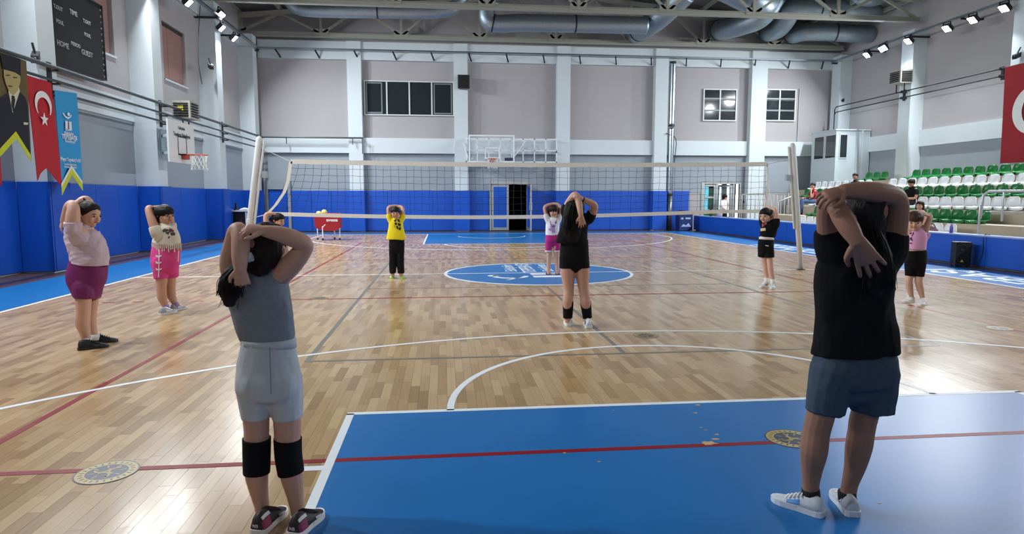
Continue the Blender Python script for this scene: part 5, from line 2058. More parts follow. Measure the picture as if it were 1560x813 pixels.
so = p.wear('shorts', m_gs, f_, .0045, .003, 18, smooth=10)
printon(p, 'seam', so, [[(410.2 + k*.25, 528 + k*8), (411.4 + k*.25, 528 + k*8), (411.7 + k*.25, 536 + k*8), (410.5 + k*.25, 536 + k*8)] for k in range(9)], M('grey_seam', (120, 126, 134), .9), .0012)
wb_ = MB()
p.T(wb_, [(369, 449.5, 516, 0, 26.4), (369, 450, 520, 0, 26.8), (368, 450.5, 526, 0, 27.4)], sub=1)
o = wb_.build('waistband', m_gs, p.root, True)
for v in o.data.vertices:
    a = math.atan2(v.co.y - p.Y, v.co.x - p.P(409, 520).x)
    v.co += V((v.co.x - p.P(409, 520).x, v.co.y - p.Y, 0)).normalized()*.0025*math.sin(a*44)
for lg, sx in ((LG1, 391), (LG2, 439.5)):
    kp = MB()
    d_ = 0 if sx < 400 else 1
    p.L(kp, [(sx - d_, 667, 0, 21.2), (sx - d_, 674, 0, 21), (sx, 694, -.004, 20.6), (sx + 3*d_, 714, -.009, 20.2), (sx + 4*d_, 720, -.010, 19.8)], dome=(False, False), n=20)
    kp.build('knee_pad', m_blackc, p.root, True)
m_scr = M('white_scrunchie', (196, 196, 196), .8)


def f_(mb):
    p.hair_cap(mb, 1.04, 0, -.40)
    mb.tube([(p.hq(0, -.40, -.12), .16*p.Hh), (p.P(386, 393, -.10), 9*p.s)], 12)
    p.L(mb, [(384, 393, -.10, 9), (372, 404, -.10, 12), (358, 418, -.10, 16), (350, 436, -.11, 17.5), (350, 452, -.12, 14), (350, 463, -.12, 8)], flat=.6, side=RT)


p.hairmesh(m_hairbr, f_, .004, .004)
p.strands([[(384, 393, -.11, 6), (366, 408, -.12, 14), (352, 428, -.12, 18), (346, 450, -.13, 17), (338, 466, -.12, 14)], [(384, 393, -.11, 6), (368, 408, -.13, 13), (356, 430, -.14, 18), (353, 452, -.14, 15), (356, 470, -.13, 10)]], m_hairbr, 150, .0022, .012, 3)
mb = MB()
p.L(mb, [(382, 386, -.12, 2), (380, 389, -.135, 4), (378.5, 393, -.135, 4.5), (380, 397, -.13, 2.5)], n=10)
p.L(mb, [(383, 390, -.125, 3), (384, 395, -.12, 3.5)], n=10)
mb.build('hair_tie', m_scr, p.root, True)
for (he, to) in (((400, 808), (424, 786)), ((456, 812), (480, 790))):
    a, f, s, so_ = shoe(p, he, to, .082, .095, (30, 26, 32), (216, 216, 214), ((.02, .26, .05, .62, (126, 26, 72), 0), (.05, .30, .66, .84, (190, 190, 192), 0), (.55, .75, .2, .4, (180, 176, 178), 0)), size=.225, lace=(60, 40, 50))
    put_text('NB', .020, a - f*.010 + V((0, 0, .048)), s*-1 if (s*-1).dot(RT) > 0 else s, V((0, 0, 1)), M('silver_print', (170, 160, 168), .4), so_, 'heel_mark')
for (x, y) in ((402, 786), (455, 786)):
    mb = MB()
    p.L(mb, [(x, y - 3, 0, 12.5), (x, y + 8, 0, 12.8)], dome=(False, False), sub=2)
    mb.build('sock', m_sock, p.root, True)

# ================= girl in black T-shirt, back to the camera, front right
p = mk('black_girl', 'girl in black T-shirt and slate blue shorts, back turned, arms folded over head', (1258, 776), (150, 110, 90), .0034)
B = p.body
p.L(B, [(1274, 570, 0, 28), (1257, 608, 0, 22), (1248, 640, 0, 20.5), (1243, 662, 0, 20), (1240, 688, -.01, 20), (1237, 715, 0, 15.5), (1235, 740, 0, 12.5), (1236, 762, 0, 13)])
p.L(B, [(1328, 570, 0, 28), (1323, 608, 0, 21), (1315, 640, 0, 20), (1312, 658, 0, 19.5), (1308, 682, -.01, 19.5), (1302, 712, 0, 15.5), (1294, 740, 0, 12), (1291, 768, 0, 12.5)])
p.T(B, [(1258, 1350, 570, 0, 28), (1254, 1350, 520, 0, 32), (1256, 1350, 470, 0, 33), (1254, 1356, 420, 0, 34), (1262, 1352, 390, 0, 28), (1290, 1340, 370, 0, 18)], dome=(True, True))
p.L(B, [(1282, 392, 0, 19), (1270, 378, 0, 18), (1262, 350, -.01, 16), (1260, 325, -.03, 15), (1264, 308, -.055, 14), (1272, 309, -.085, 13.5), (1283, 330, -.13, 14.5), (1295, 350, -.17, 13.5), (1306, 368, -.20, 10)])
p.L(B, [(1344, 392, 0, 19), (1358, 378, 0, 18), (1364, 350, -.01, 16.5), (1366, 325, -.03, 16.5), (1366, 306, -.055, 15.5), (1356, 297, -.075, 15), (1335, 293, -.10, 15), (1310, 291, -.12, 13.5), (1286, 291, -.135, 10.5)])
hand(B, p.P(1306, 367, -.20), p.P(1336, 424, -.17), p.P(1310, 380, -.6) - p.P(1310, 392, 0), 70*p.s, 1, (4, 9, 9), 1.2)
hand(B, p.P(1286, 290, -.135), p.P(1252, 300, -.14), V((-.1, -.6, .8)), 52*p.s, -1, (22, 42, 30), .9)
p.head(1313, 332, -.01, 74, (-.48, .88, 0), neck=(1310, 376, 0, 20), eyes=False)
p.build_body(4, .35)


def f_(mb):
    p.T(mb, [(1238, 1370, 538, 0, 41), (1240, 1368, 520, 0, 40), (1243, 1362, 490, 0, 38), (1244, 1358, 460, 0, 38), (1244, 1361, 430, 0, 39), (1246, 1364, 405, 0, 37), (1262, 1354, 383, 0, 28), (1290, 1338, 370, 0, 20)], sq=.97)
    p.L(mb, [(1284, 402, 0, 30), (1269, 380, 0, 25), (1262, 350, -.01, 19.5)], dome=(True, False))
    p.L(mb, [(1340, 402, 0, 30), (1357, 382, 0, 25), (1364, 354, -.01, 20)], dome=(True, False))


p.wear('shirt', m_blackc, f_, .005, .010, 11)
m_slate = M('slate_blue_cotton', (64, 78, 92), .9, var=.14, scale=30, bump=.1, bscale=250, spec=.2)


def f_(mb):
    p.T(mb, [(1252, 1356, 528, 0, 30), (1240, 1366, 545, 0, 37), (1235, 1367, 580, 0, 40), (1244, 1358, 590, 0, 30)], dome=(False, True), sq=.97)
    p.L(mb, [(1272, 565, 0, 36), (1262, 595, 0, 32), (1257, 627, 0, 29.5)], dome=(True, False))
    p.L(mb, [(1332, 565, 0, 36), (1330, 595, 0, 34.5), (1327.5, 625, 0, 33)], dome=(True, False))


p.wear('shorts', m_slate, f_, .005, .006, 13, smooth=8)


def f_(mb):
    p.hair_cap(mb, 1.0, 0, -.36)
    p.L(mb, [(1322, 350, -.09, 14), (1336, 375, -.11, 16), (1342, 400, -.13, 18), (1340, 425, -.135, 17), (1334, 445, -.13, 11)], flat=.5, side=RT)


p.hairmesh(m_hairb, f_, .0045, .005)
p.strands([[(1326, 345, -.12, 12), (1336, 380, -.14, 18), (1342, 412, -.15, 22), (1338, 440, -.15, 24), (1328, 462, -.14, 22)], [(1324, 345, -.11, 8), (1336, 380, -.13, 14), (1348, 412, -.14, 14), (1352, 440, -.14, 12), (1348, 452, -.13, 10)]], m_hairb, 130, .0022, .02, 5)
sh1 = shoe(p, (1251, 786), (1180, 762), .082, .09, (196, 204, 210), (214, 220, 226), ((.42, .66, .25, .62, (70, 140, 214), 0),), size=.235)
sh2 = shoe(p, (1300, 788), (1272, 752), .082, .09, (188, 194, 198), (214, 220, 226), ((.25, .5, .25, .6, (196, 200, 206), 0),), size=.235)
for (x, y) in ((1236, 752), (1291, 756)):
    mb = MB()
    p.L(mb, [(x - 1, y - 8, 0, 13.3), (x, y + 6, 0, 13.6)], dome=(False, False), sub=2)
    mb.build('sock', m_sockb, p.root, True)

# ================= tall girl in black, mid floor, back to the camera
p = mk('tall_girl', 'tall girl in black T-shirt and short black shorts with dark calf sleeves, back turned', (880, 496), (196, 152, 132), .006)
B = p.body
p.L(B, [(866, 385, 0, 12), (865, 412, 0, 11.5), (866, 430, 0, 9), (866.5, 443, 0, 8), (865, 460, -.02, 8), (865, 475, 0, 6), (865, 488, 0, 5)])
p.L(B, [(885, 385, 0, 12), (886.5, 412, 0, 12), (888, 430, 0, 9.2), (889.5, 443, 0, 8.2), (892, 460, -.02, 8.2), (894, 475, 0, 6), (895, 491, 0, 5)])
p.T(B, [(856, 896, 390, 0, 14), (860, 892, 365, 0, 12), (859, 894, 345, 0, 13), (862, 896, 332, 0, 11), (870, 888, 325, 0, 8)], dome=(True, True))
p.L(B, [(866, 330, 0, 6.5), (862, 320, -.01, 6.5), (868, 307, -.04, 6), (875, 297, -.07, 5.3), (879, 299, -.10, 5), (882, 309, -.15, 5), (884, 322, -.2, 4.2), (885, 328, -.21, 3.5)])
p.L(B, [(890, 334, 0, 6.5), (899, 331, -.01, 6.5), (905, 319, -.05, 6), (905, 312, -.08, 5.2), (898, 308, -.1, 5), (888, 303, -.13, 3.8)])
hand(B, p.P(885, 328, -.21), p.P(887, 341, -.19), V((0, -1, .2)), 22*p.s, 1, (10, 14, 12), 1.2)
hand(B, p.P(888, 303, -.13), p.P(873, 295, -.12), V((0, -.6, .8)), 20*p.s, -1, (20, 40, 30), .8)
p.head(877, 318, 0, 29, (-.15, .98, 0), neck=(877, 332, 0, 7), eyes=False)
p.build_body()


def f_(mb):
    p.T(mb, [(845, 895.5, 373, 0, 15), (849, 895.5, 362, 0, 15), (853, 895.5, 350, 0, 14), (857, 897, 338, 0, 14), (861, 898, 330, 0, 12), (870, 890, 323, 0, 8)], sq=.97)
    p.L(mb, [(868, 334, 0, 9), (862, 322, -.01, 8.2), (865, 313, -.03, 7.5)], dome=(True, False))
    p.L(mb, [(890, 336, 0, 9), (898, 332, -.01, 8.5), (902, 324, -.04, 7.8)], dome=(True, False))


p.wear('shirt', m_blackc, f_, .007, .008, 10)


def f_(mb):
    p.T(mb, [(854, 896, 365, 0, 14), (852.5, 897, 385, 0, 15), (852, 897, 398, 0, 15), (853, 897, 403, 0, 13.5)], dome=(False, True))
    p.L(mb, [(864, 390, 0, 12.2), (864.5, 408, 0, 12.6)], dome=(True, False))
    p.L(mb, [(885.5, 390, 0, 12.2), (886, 408, 0, 12.8)], dome=(True, False))


p.wear('shorts', m_blackc, f_, .007, .002)


def f_(mb):
    p.hair_cap(mb, 1.08, 0, -.35)
    p.T(mb, [(862, 890, 312, -.07, 7), (858, 888, 325, -.09, 7), (856, 887, 340, -.11, 6), (859, 885, 355, -.12, 5), (865, 880, 368, -.12, 3)], dome=(True, True))


p.hairmesh(m_hairb, f_, .007, .006)
p.strands([[(872, 312, -.13, 8), (868, 330, -.15, 12), (868, 350, -.16, 12), (866, 370, -.15, 10)]], m_hairb, 70, .003, .02, 8)
mb = MB()
p.L(mb, [(887.5, 303.5, -.13, 4.6), (889.5, 304.5, -.13, 4.6)], dome=(False, False), sub=1)
mb.build('wristband', m_black, p.root, True)
for x0_, x1_, y0_ in ((865.5, 865, 459), (892, 895, 459)):
    mb = MB()
    p.L(mb, [(x0_, y0_, -.01, 8.6), (x0_ + (x1_ - x0_)*.5, y0_ + 13, 0, 8), (x1_, y0_ + 25, 0, 7.2)], dome=(False, False))
    mb.build('calf_sleeve', m_blackc, p.root, True)
shoe(p, (868, 499), (863, 489), .09, .10, (214, 220, 224), (226, 228, 230), ((.1, .4, .2, .6, (60, 80, 84), 0),), size=.25)
shoe(p, (898, 502), (893, 492), .09, .10, (214, 220, 224), (226, 228, 230), ((.1, .4, .2, .6, (60, 80, 84), 0),), size=.25)

# ================= girl in yellow, facing
p = mk('yellow_girl', 'girl in yellow printed T-shirt and black trousers facing the camera under the net', (605, 424), (196, 150, 126), .007)
B = p.body
p.L(B, [(599, 370, 0, 5.5), (598.5, 395, 0, 4.5), (598, 419, 0, 3)])
p.L(B, [(610, 370, 0, 5.5), (610, 395, 0, 4.5), (611, 419, 0, 3)])
p.T(B, [(594, 615, 370, 0, 7), (596, 612, 350, 0, 7), (596, 611, 338, 0, 6.5), (599, 607, 332, 0, 4)], dome=(True, True))
p.L(B, [(597, 336, 0, 3.4), (594, 332, 0, 3.3), (592, 324, 0, 3), (592, 316.5, .03, 2.7), (597, 314.3, .06, 2.6), (604, 313.5, .08, 2)])
p.L(B, [(609, 336, 0, 3.4), (612, 332, 0, 3.3), (613.5, 324, 0, 3), (613, 316.5, .05, 2.7), (607, 314.5, .10, 2.6), (601, 314, .12, 2)])
hand(B, p.P(603, 313.5, .08), p.P(612, 314, .1), V((0, -.3, 1)), 11*p.s, 1, (20, 30, 20), 1)
hand(B, p.P(602, 314, .13), p.P(593, 315, .14), V((0, -.2, 1)), 11*p.s, -1, (20, 30, 20), 1)
p.head(602.5, 324, -.02, 17, (.05, -1, 0), pitch=.12, neck=(603, 334, 0, 3.6))
p.build_body()


def f_(mb):
    p.T(mb, [(588.5, 618.5, 364.5, 0, 10), (590, 617, 356, 0, 9.5), (592, 614.5, 346, 0, 8.5), (593, 613, 337, 0, 7.5), (598, 608, 331.5, 0, 5)], sq=.97)
    p.L(mb, [(597, 338, 0, 5), (593.5, 332, 0, 4.6), (592.3, 326, 0, 4.2)], dome=(True, False))
    p.L(mb, [(609, 338, 0, 5), (612.5, 332, 0, 4.6), (613.5, 326, 0, 4.2)], dome=(True, False))


sh = p.wear('shirt', M('yellow_cotton', (226, 206, 10), .85, var=.08, scale=10), f_, .009, .006, 10)


def f_(mb):
    p.T(mb, [(593, 616, 362, 0, 7.8), (593, 616, 375, 0, 8), (595, 614, 381, 0, 7)], dome=(False, True))
    p.L(mb, [(599, 372, 0, 6.6), (598.5, 395, 0, 5.8), (598.3, 416, 0, 5.2)], dome=(True, False))
    p.L(mb, [(610, 372, 0, 6.6), (610, 395, 0, 5.8), (611, 416, 0, 5.2)], dome=(True, False))


p.wear('trousers', m_blackc, f_, .009, .005)


def f_(mb):
    p.hair_cap(mb, 1.08, .1, -.30)
    p.fringe(mb, 9, .16)


p.hairmesh(m_hairb, f_, .006, .003)
printon(p, 'shirt_print', sh, [[(600, 335), (604, 333.5), (604, 337), (601, 338)], [(605, 333), (609, 335), (609.5, 339), (605.5, 337)], [(601, 339), (605, 338.5), (604, 343), (601.5, 342.5)], [(606, 339), (611, 341), (610, 345), (606, 343)], [(603, 344), (606.5, 344), (607, 349), (604.5, 348.5)], [(607.5, 346), (611, 346), (610, 350.5), (607.5, 350)], [(600.2, 342), (601.4, 344), (602.5, 348), (601.2, 346)]], m_black)
for (h_, t_) in (((598, 421.5), (597, 425)), ((611, 421.5), (614.5, 425))):
    shoe(p, h_, t_, .085, .09, (216, 232, 226), (150, 214, 60), ((.3, .7, .2, .6, (30, 130, 120), 0),), size=.21)

# ================= girl in white top and magenta shorts, facing
p = mk('white_girl', 'girl in white printed T-shirt and magenta shorts facing the camera on the blue circle', (842, 419), (196, 152, 132), .007)
B = p.body
p.L(B, [(836.5, 370, 0, 5.5), (836.8, 385, 0, 4.3), (836.5, 393, 0, 3.5), (836, 402, .01, 3.4), (835.5, 416, 0, 2.5)])
p.L(B, [(847, 370, 0, 5.5), (847.5, 385, 0, 4.3), (848, 393, 0, 3.5), (848.5, 402, .01, 3.4), (849, 416, 0, 2.5)])
p.T(B, [(833, 851, 365, 0, 7), (834, 850, 350, 0, 7), (834.5, 850, 337, 0, 6.5), (839, 846, 331, 0, 4)], dome=(True, True))
p.L(B, [(836, 335, 0, 3.4), (833.5, 331, 0, 3.3), (831, 323, 0, 2.9), (830, 315.5, .02, 2.7), (836, 312, .05, 2.6), (844, 310, .07, 2)])
p.L(B, [(849, 335, 0, 3.4), (852, 331, 0, 3.3), (853.5, 323, 0, 2.9), (853, 315.5, .03, 2.7), (850, 311.5, .05, 2.3), (848, 310.5, .06, 2)])
hand(B, p.P(844, 310, .07), p.P(854, 310.5, .06), V((0, -.3, 1)), 11*p.s, 1, (20, 30, 20), 1)
hand(B, p.P(849, 311, .05), p.P(842, 308, .08), V((0, -.2, 1)), 11*p.s, -1, (20, 30, 20), 1)
p.head(843, 321.5, -.02, 17.5, (.1, -1, 0), pitch=.12, neck=(842.5, 333, 0, 3.6))
p.build_body()


def f_(mb):
    p.T(mb, [(831, 852, 358, 0, 8.5), (831.3, 852, 348, 0, 8.3), (832.3, 852, 337, 0, 7.5), (838, 847, 330.5, 0, 5)], sq=.97)
    p.L(mb, [(836, 337, 0, 5), (833, 331, 0, 4.6), (831.3, 326, 0, 4)], dome=(True, False))
    p.L(mb, [(849, 337, 0, 5), (852, 331, 0, 4.6), (853, 326, 0, 4)], dome=(True, False))


sh = p.wear('shirt', M('white_cotton', (220, 220, 224), .85, var=.05), f_, .009, .004, 12)
m_mag = M('magenta_jersey', (172, 28, 118), .85, var=.08)


def f_(mb):
    p.T(mb, [(831.5, 852, 355.5, 0, 8), (831, 853, 366, 0, 8.4), (834, 850, 370, 0, 6)], dome=(False, True))
    p.L(mb, [(836.3, 366, 0, 5.6), (835.8, 382, 0, 5.3)], dome=(True, False))
    p.L(mb, [(847.7, 366, 0, 5.6), (848.4, 382, 0, 5.3)], dome=(True, False))


p.wear('shorts', m_mag, f_, .009, .003)
for x in (835.8, 848.4):
    mb = MB()
    p.L(mb, [(x, 381.3, 0, 5.6), (x, 383, 0, 5.6)], dome=(False, False), sub=1, n=20)
    mb.build('shorts_trim', m_sock, p.root, True)


def f_(mb):
    p.hair_cap(mb, 1.12, .15, -.42)
    p.fringe(mb, 9, .12)
    p.L(mb, [(836, 318, 0, 2.4), (835.5, 324, 0, 2.2), (836.5, 329, 0, 1.5)])
    p.L(mb, [(850, 318, 0, 2.4), (850.5, 324, 0, 2.2), (850, 329, 0, 1.5)])


p.hairmesh(m_hairbr, f_, .006, .003)
m_lil = M('lilac_print', (168, 132, 196), .8)
printon(p, 'shirt_print', sh, [[(838, 345), (842, 341), (846, 343), (845, 348), (840, 349)], [(837, 335), (839, 336), (840, 342), (838, 341)], [(845, 338), (848, 334), (849, 336), (846, 342)], [(836, 347), (840, 348), (840, 352), (836, 351)], [(840, 349), (845, 348), (846, 354), (841, 354.5)]], m_lil)
printon(p, 'shirt_print', sh, [[(839, 341.5), (840, 341), (840, 343), (839, 343)], [(846, 338.5), (847.5, 338), (848, 340), (846.5, 340)], [(841, 344.5), (845, 343.5), (845, 344.5), (841.5, 345.5)]], m_black, .005)
for (h_, t_) in (((836, 415.5), (834.5, 419.5)), ((849, 415.5), (849.5, 419.5))):
    shoe(p, h_, t_, .085, .10, (40, 26, 44), (34, 24, 36), ((.25, .6, .2, .6, (170, 36, 110), 0),), size=.2, lace=(150, 40, 100))

# ================= girl in lilac T-shirt and plum shorts, in profile at the left
p = mk('plum_girl', 'girl in pale lilac T-shirt and plum cycling shorts standing sideways, black trainers', (147, 526), (208, 164, 142), .0055)
B = p.body
p.L(B, [(128, 430, -.05, 11), (127, 455, -.07, 11), (127, 472, -.07, 10), (125.5, 490, -.07, 10.3), (129, 505, -.065, 7.8), (132, 519, -.06, 6.2)])
p.L(B, [(140, 430, .07, 10), (140, 455, .09, 9.6), (138, 472, .09, 9), (137, 488, .09, 9), (141, 503, .09, 6.4), (145, 514, .09, 5.2)])
p.T(B, [(112, 152, 425, .01, 17), (114, 154, 405, .01, 17), (112, 154, 385, .01, 20), (104, 148, 362, .01, 21), (106, 138, 348, .01, 18), (118, 134, 340, .01, 9)], dome=(True, True))
p.L(B, [(122, 356, -.10, 11), (112, 346, -.14, 10.5), (111, 332, -.15, 9.8), (112, 319, -.14, 8.5), (110, 312, -.11, 7.5), (105, 315, -.06, 7), (101, 326, -.02, 6.2), (97, 336, 0, 4.8)])
p.L(B, [(126, 352, .14, 10), (132, 340, .17, 9), (136, 318, .18, 8), (134, 307, .16, 7), (128, 304.5, .08, 6.4), (122, 306, 0, 4.8)])
hand(B, p.P(97, 335, 0), p.P(91, 350, .0), V((-.8, -.5, .1)), 22*p.s, 1, (12, 16, 12), 1.1)
hand(B, p.P(122, 306, 0), p.P(99, 313, -.1), V((-.1, -.4, 1)), 24*p.s, 1, (14, 26, 20), 1.2)
p.head(134.5, 326, .01, 36, (.95, -.30, 0), pitch=.22, neck=(122, 348, .01, 9))
p.build_body()


def f_(mb):
    p.T(mb, [(109.5, 163, 402, .01, 24), (109.5, 163, 392, .01, 24), (107, 159.5, 378, .01, 23.5), (102.5, 152, 364, .01, 23), (101, 147, 353, .01, 22), (107, 144, 345, .01, 18), (116, 141, 340, .01, 12), (121, 138, 337.5, .01, 9.5)], sq=.98)
    p.L(mb, [(122, 362, -.09, 14), (112.5, 350, -.135, 12.5), (111, 338, -.145, 12)], dome=(True, False))
    p.L(mb, [(126, 358, .13, 13), (132, 344, .16, 11), (134, 333, .17, 10.5)], dome=(True, False))


p.wear('shirt', M('pale_lilac_cotton', (202, 180, 192), .85, var=.05, scale=10), f_, .006, .010, 15, stretch=(.5, 1, 1.3))
m_plum = M('plum_lycra', (112, 22, 92), .6, var=.08)


def f_(mb):
    p.T(mb, [(110, 162, 400, .01, 22), (105.5, 161, 414, .01, 23), (104, 158.5, 428, .01, 23), (110, 154, 440, .01, 21)], dome=(False, True), sq=.95)
    p.L(mb, [(126, 424, -.035, 15), (128, 440, -.065, 15.5), (128, 454, -.07, 14)], dome=(True, False))
    p.L(mb, [(140, 424, .05, 14), (140, 440, .08, 14), (140, 453, .09, 12.5)], dome=(True, False))


p.wear('shorts', m_plum, f_, .006, .0015)


def f_(mb):
    p.hair_cap(mb, 1.05, 0, -.22)
    mb.ball(p.hq(0, -.36, .48), .15*p.Hh, 12)
    mb.tube([(p.hq(0, -.3, .4), .12*p.Hh), (p.hq(0, -.34, .46), .12*p.Hh)], 10)


p.hairmesh(m_hairbr, f_, .005, .003)
for (x, y, dy) in ((132, 514, -.06), (145, 509, .09)):
    mb = MB()
    p.L(mb, [(x, y, dy, 6.8), (x, y + 8, dy, 7.2)], dome=(False, False), sub=2)
    mb.build('sock', m_sock, p.root, True)
shoe(p, (122, 533), (162, 528), .09, .10, (20, 20, 22), (26, 26, 28), ((.5, .8, .15, .4, (60, 60, 62), 0),), size=.245, lace=(30, 30, 32))
shoe(p, (141, 523.5), (175, 520), .09, .10, (20, 20, 22), (26, 26, 28), (), size=.24, lace=(30, 30, 32))

# ================= girl in fringed cream top and pink shorts
p = mk('fringe_girl', 'girl in cream fringed top and bright pink laced shorts, one elbow raised', (262, 474), (188, 142, 118), .006)
B = p.body
p.L(B, [(245, 405, -.05, 8), (246, 425, -.05, 8), (246, 440, -.05, 7.2), (247, 452, -.05, 7), (250, 462, -.04, 5), (253, 470, -.04, 4.2)])
p.L(B, [(259, 405, .06, 8), (260, 425, .06, 7.6), (260, 438, .06, 6.8), (261, 450, .06, 6.6), (265, 459, .06, 4.8), (268, 466, .06, 4)])
p.T(B, [(236, 269, 400, 0, 11), (237, 270, 380, 0, 13), (238, 268, 360, 0, 13), (239, 263, 348, 0, 12), (247, 257, 341, 0, 6)], dome=(True, True))
p.L(B, [(243, 356, -.08, 7), (237, 351, -.12, 6.8), (231, 334, -.10, 6.2), (226.5, 320, -.06, 5.2), (228, 317, -.02, 4.8), (234, 320, .05, 4.8), (241, 328, .12, 4)])
p.L(B, [(258, 352, .12, 6.5), (260, 344, .15, 6), (258, 326, .20, 5.5), (253, 316, .2, 5), (243, 317, .14, 4.6), (234, 317, .05, 3.8)])
hand(B, p.P(241, 328, .12), p.P(247, 340, .14), V((-.4, .8, .2)), 18*p.s, 1, (12, 16, 12), 1.1)
hand(B, p.P(236, 317, .06), p.P(224, 316, -.03), V((-.1, .2, 1)), 18*p.s, 1, (24, 40, 30), 1)
p.head(250.5, 327.5, .0, 28, (.86, -.52, 0), pitch=.10, neck=(248, 345, 0, 6))
p.build_body()
m_cream = M('cream_cotton', (206, 198, 182), .9, var=.10, scale=14)


def f_(mb):
    p.T(mb, [(232.5, 274.5, 372, 0, 15.5), (235, 273.5, 362, 0, 15.5), (237.5, 268.5, 351, 0, 14.5), (239, 263, 344, 0, 12), (246, 258, 339.5, 0, 7)], sq=.98)
    p.L(mb, [(244, 360, -.07, 9), (237.5, 353, -.115, 8.5), (234.5, 345, -.115, 8)], dome=(True, False))
    p.L(mb, [(258, 356, .11, 8), (261, 347, .15, 7.5), (260.5, 340, .16, 7)], dome=(True, False))


sh = p.wear('shirt', m_cream, f_, .007, .005, 13)
fr = MB()
for k in range(44):                                    # cut fringe round the hem and along the sleeve
    a = 2*math.pi*k/44
    c0 = p.P(253.5, 370, 0)
    q0 = c0 + RT*(math.cos(a)*21*p.s) + V((0, 1, 0))*(math.sin(a)*15.6*p.s)
    fr.bar(q0, q0 + V((0, 0, -(10 + 3*math.sin(k*2.3))*p.s)), .012, .005)
for k in range(9):
    q0 = p.P(229 + k*1.4, 347 + k*.7, -.17 + .004*k)
    fr.bar(q0, q0 + V((0, 0, -(11 + 3*math.sin(k*1.9))*p.s)), .009, .004)
tag(fr.build('fringe', m_cream, p.root), kind='stuff')
m_pk = M('bright_pink_jersey', (206, 62, 132), .85, var=.08)


def f_(mb):
    p.T(mb, [(233, 273.5, 376, 0, 14.5), (230.5, 273.5, 392, 0, 15.5), (231, 272, 404, 0, 15)], dome=(False, True), sq=.95)
    p.L(mb, [(244, 398, -.05, 11.5), (245, 424, -.05, 10)], dome=(True, False))
    p.L(mb, [(260, 398, .05, 11.5), (262, 422, .06, 9.5)], dome=(True, False))


so = p.wear('shorts', m_pk, f_, .007, .004)
printon(p, 'lacing', so, [[(242, 380), (243.3, 380), (242.4, 422), (241, 422)]] + [[(237.5, y - 2), (242, y), (246, y - 2), (246, y), (242, y + 2), (237.5, y + 1)] for y in (390, 400, 410)], m_sock, .004)
printon(p, 'waist_cord', so, [[(271.3, 381), (272.2, 381), (271.5, 398), (270.4, 398)]], m_sock, .004)
printon(p, 'shirt_print', sh, [[(247, 351), (250, 348), (256, 349), (256, 352), (249, 354)], [(256, 350), (262, 348), (264, 352), (258, 354)], [(252, 353), (258, 353), (257, 357), (253, 356)], [(259, 354), (266, 354), (267, 358), (261, 359)], [(256, 360), (259, 360), (258, 363), (256, 363)]], M('dark_grey_print', (66, 60, 60), .8))
printon(p, 'shirt_print', sh, [[(258, 347), (265, 351), (264, 354), (259, 351)]], M('dark_red_print', (124, 30, 46), .8), .005)


def f_(mb):
    p.hair_cap(mb, 1.12, .1, -.45)
    p.fringe(mb, 8, .14)


p.hairmesh(m_hairb, f_, .006, .004)
for (x, y, dy) in ((252, 464, -.04), (267, 461, .06)):
    mb = MB()
    p.L(mb, [(x, y, dy, 4.8), (x + 1, y + 6, dy, 5)], dome=(False, False), sub=2)
    mb.build('sock', M('lilac_sock', (150, 130, 180), .9), p.root, True)
shoe(p, (244, 480), (268, 476), .088, .095, (150, 152, 156), (206, 208, 210), ((.3, .6, .2, .6, (206, 206, 210), 0),), size=.225)
shoe(p, (261, 474), (284, 470), .088, .095, (150, 152, 156), (206, 208, 210), ((.3, .6, .2, .6, (206, 206, 210), 0),), size=.225)

# ================= girl in orange top half hidden behind the girl in grey
p = mk('orange_girl', 'girl in orange top behind the head of the girl in grey', (434, 436), (204, 156, 132), .007)
B = p.body
p.L(B, [(412, 385, -.05, 6), (416, 410, -.04, 4.5), (420, 432, -.03, 2.8)])
p.L(B, [(421, 385, .05, 6), (427, 410, .04, 4.5), (432, 432, .03, 2.8)])
p.T(B, [(406, 426, 385, 0, 8), (406, 425, 368, 0, 8), (407, 424, 353, 0, 8), (413, 421, 346, 0, 4.5)], dome=(True, True))
p.L(B, [(411, 352, -.08, 4.2), (407, 347, -.1, 4), (405, 337, -.1, 3.6), (405, 328, -.08, 3.2), (409, 325.5, -.06, 2.9), (417, 325, -.04, 2.3)])
p.L(B, [(420, 352, .1, 4.2), (423, 347, .12, 4), (422, 333, .14, 3.4), (419, 326, .12, 3), (411, 326, .0, 2.5)])
hand(B, p.P(416, 325, -.04), p.P(425, 327, .0), V((0, -.3, 1)), 12*p.s, 1, (20, 30, 20), 1)
hand(B, p.P(412, 326, .0), p.P(402, 328, -.05), V((0, -.3, 1)), 12*p.s, -1, (20, 30, 20), 1)
p.head(423.5, 335.5, .0, 20.5, (.88, -.45, 0), pitch=.18, neck=(417, 348, 0, 4))
p.build_body()


def f_(mb):
    p.T(mb, [(404.5, 428, 378, 0, 9.5), (405, 427, 362, 0, 9.3), (405.5, 425, 353, 0, 9), (412, 422, 346.5, 0, 5)], sq=.98)
    p.L(mb, [(411, 355, -.07, 5.5), (406.5, 348, -.1, 5)], dome=(True, False))
    p.L(mb, [(420, 355, .09, 5.5), (423, 348, .12, 5)], dome=(True, False))


p.wear('shirt', M('orange_cotton', (222, 120, 70), .85, var=.08), f_, .008, .004)


def f_(mb):
    p.T(mb, [(405.5, 427, 377, 0, 9), (405, 428, 388, 0, 9)], dome=(False, True))
    p.L(mb, [(412, 385, -.05, 6.8), (415, 402, -.04, 6.2)], dome=(True, False))
    p.L(mb, [(421, 385, .05, 6.8), (425, 402, .04, 6.2)], dome=(True, False))


p.wear('shorts', m_blackc, f_, .008, .003)


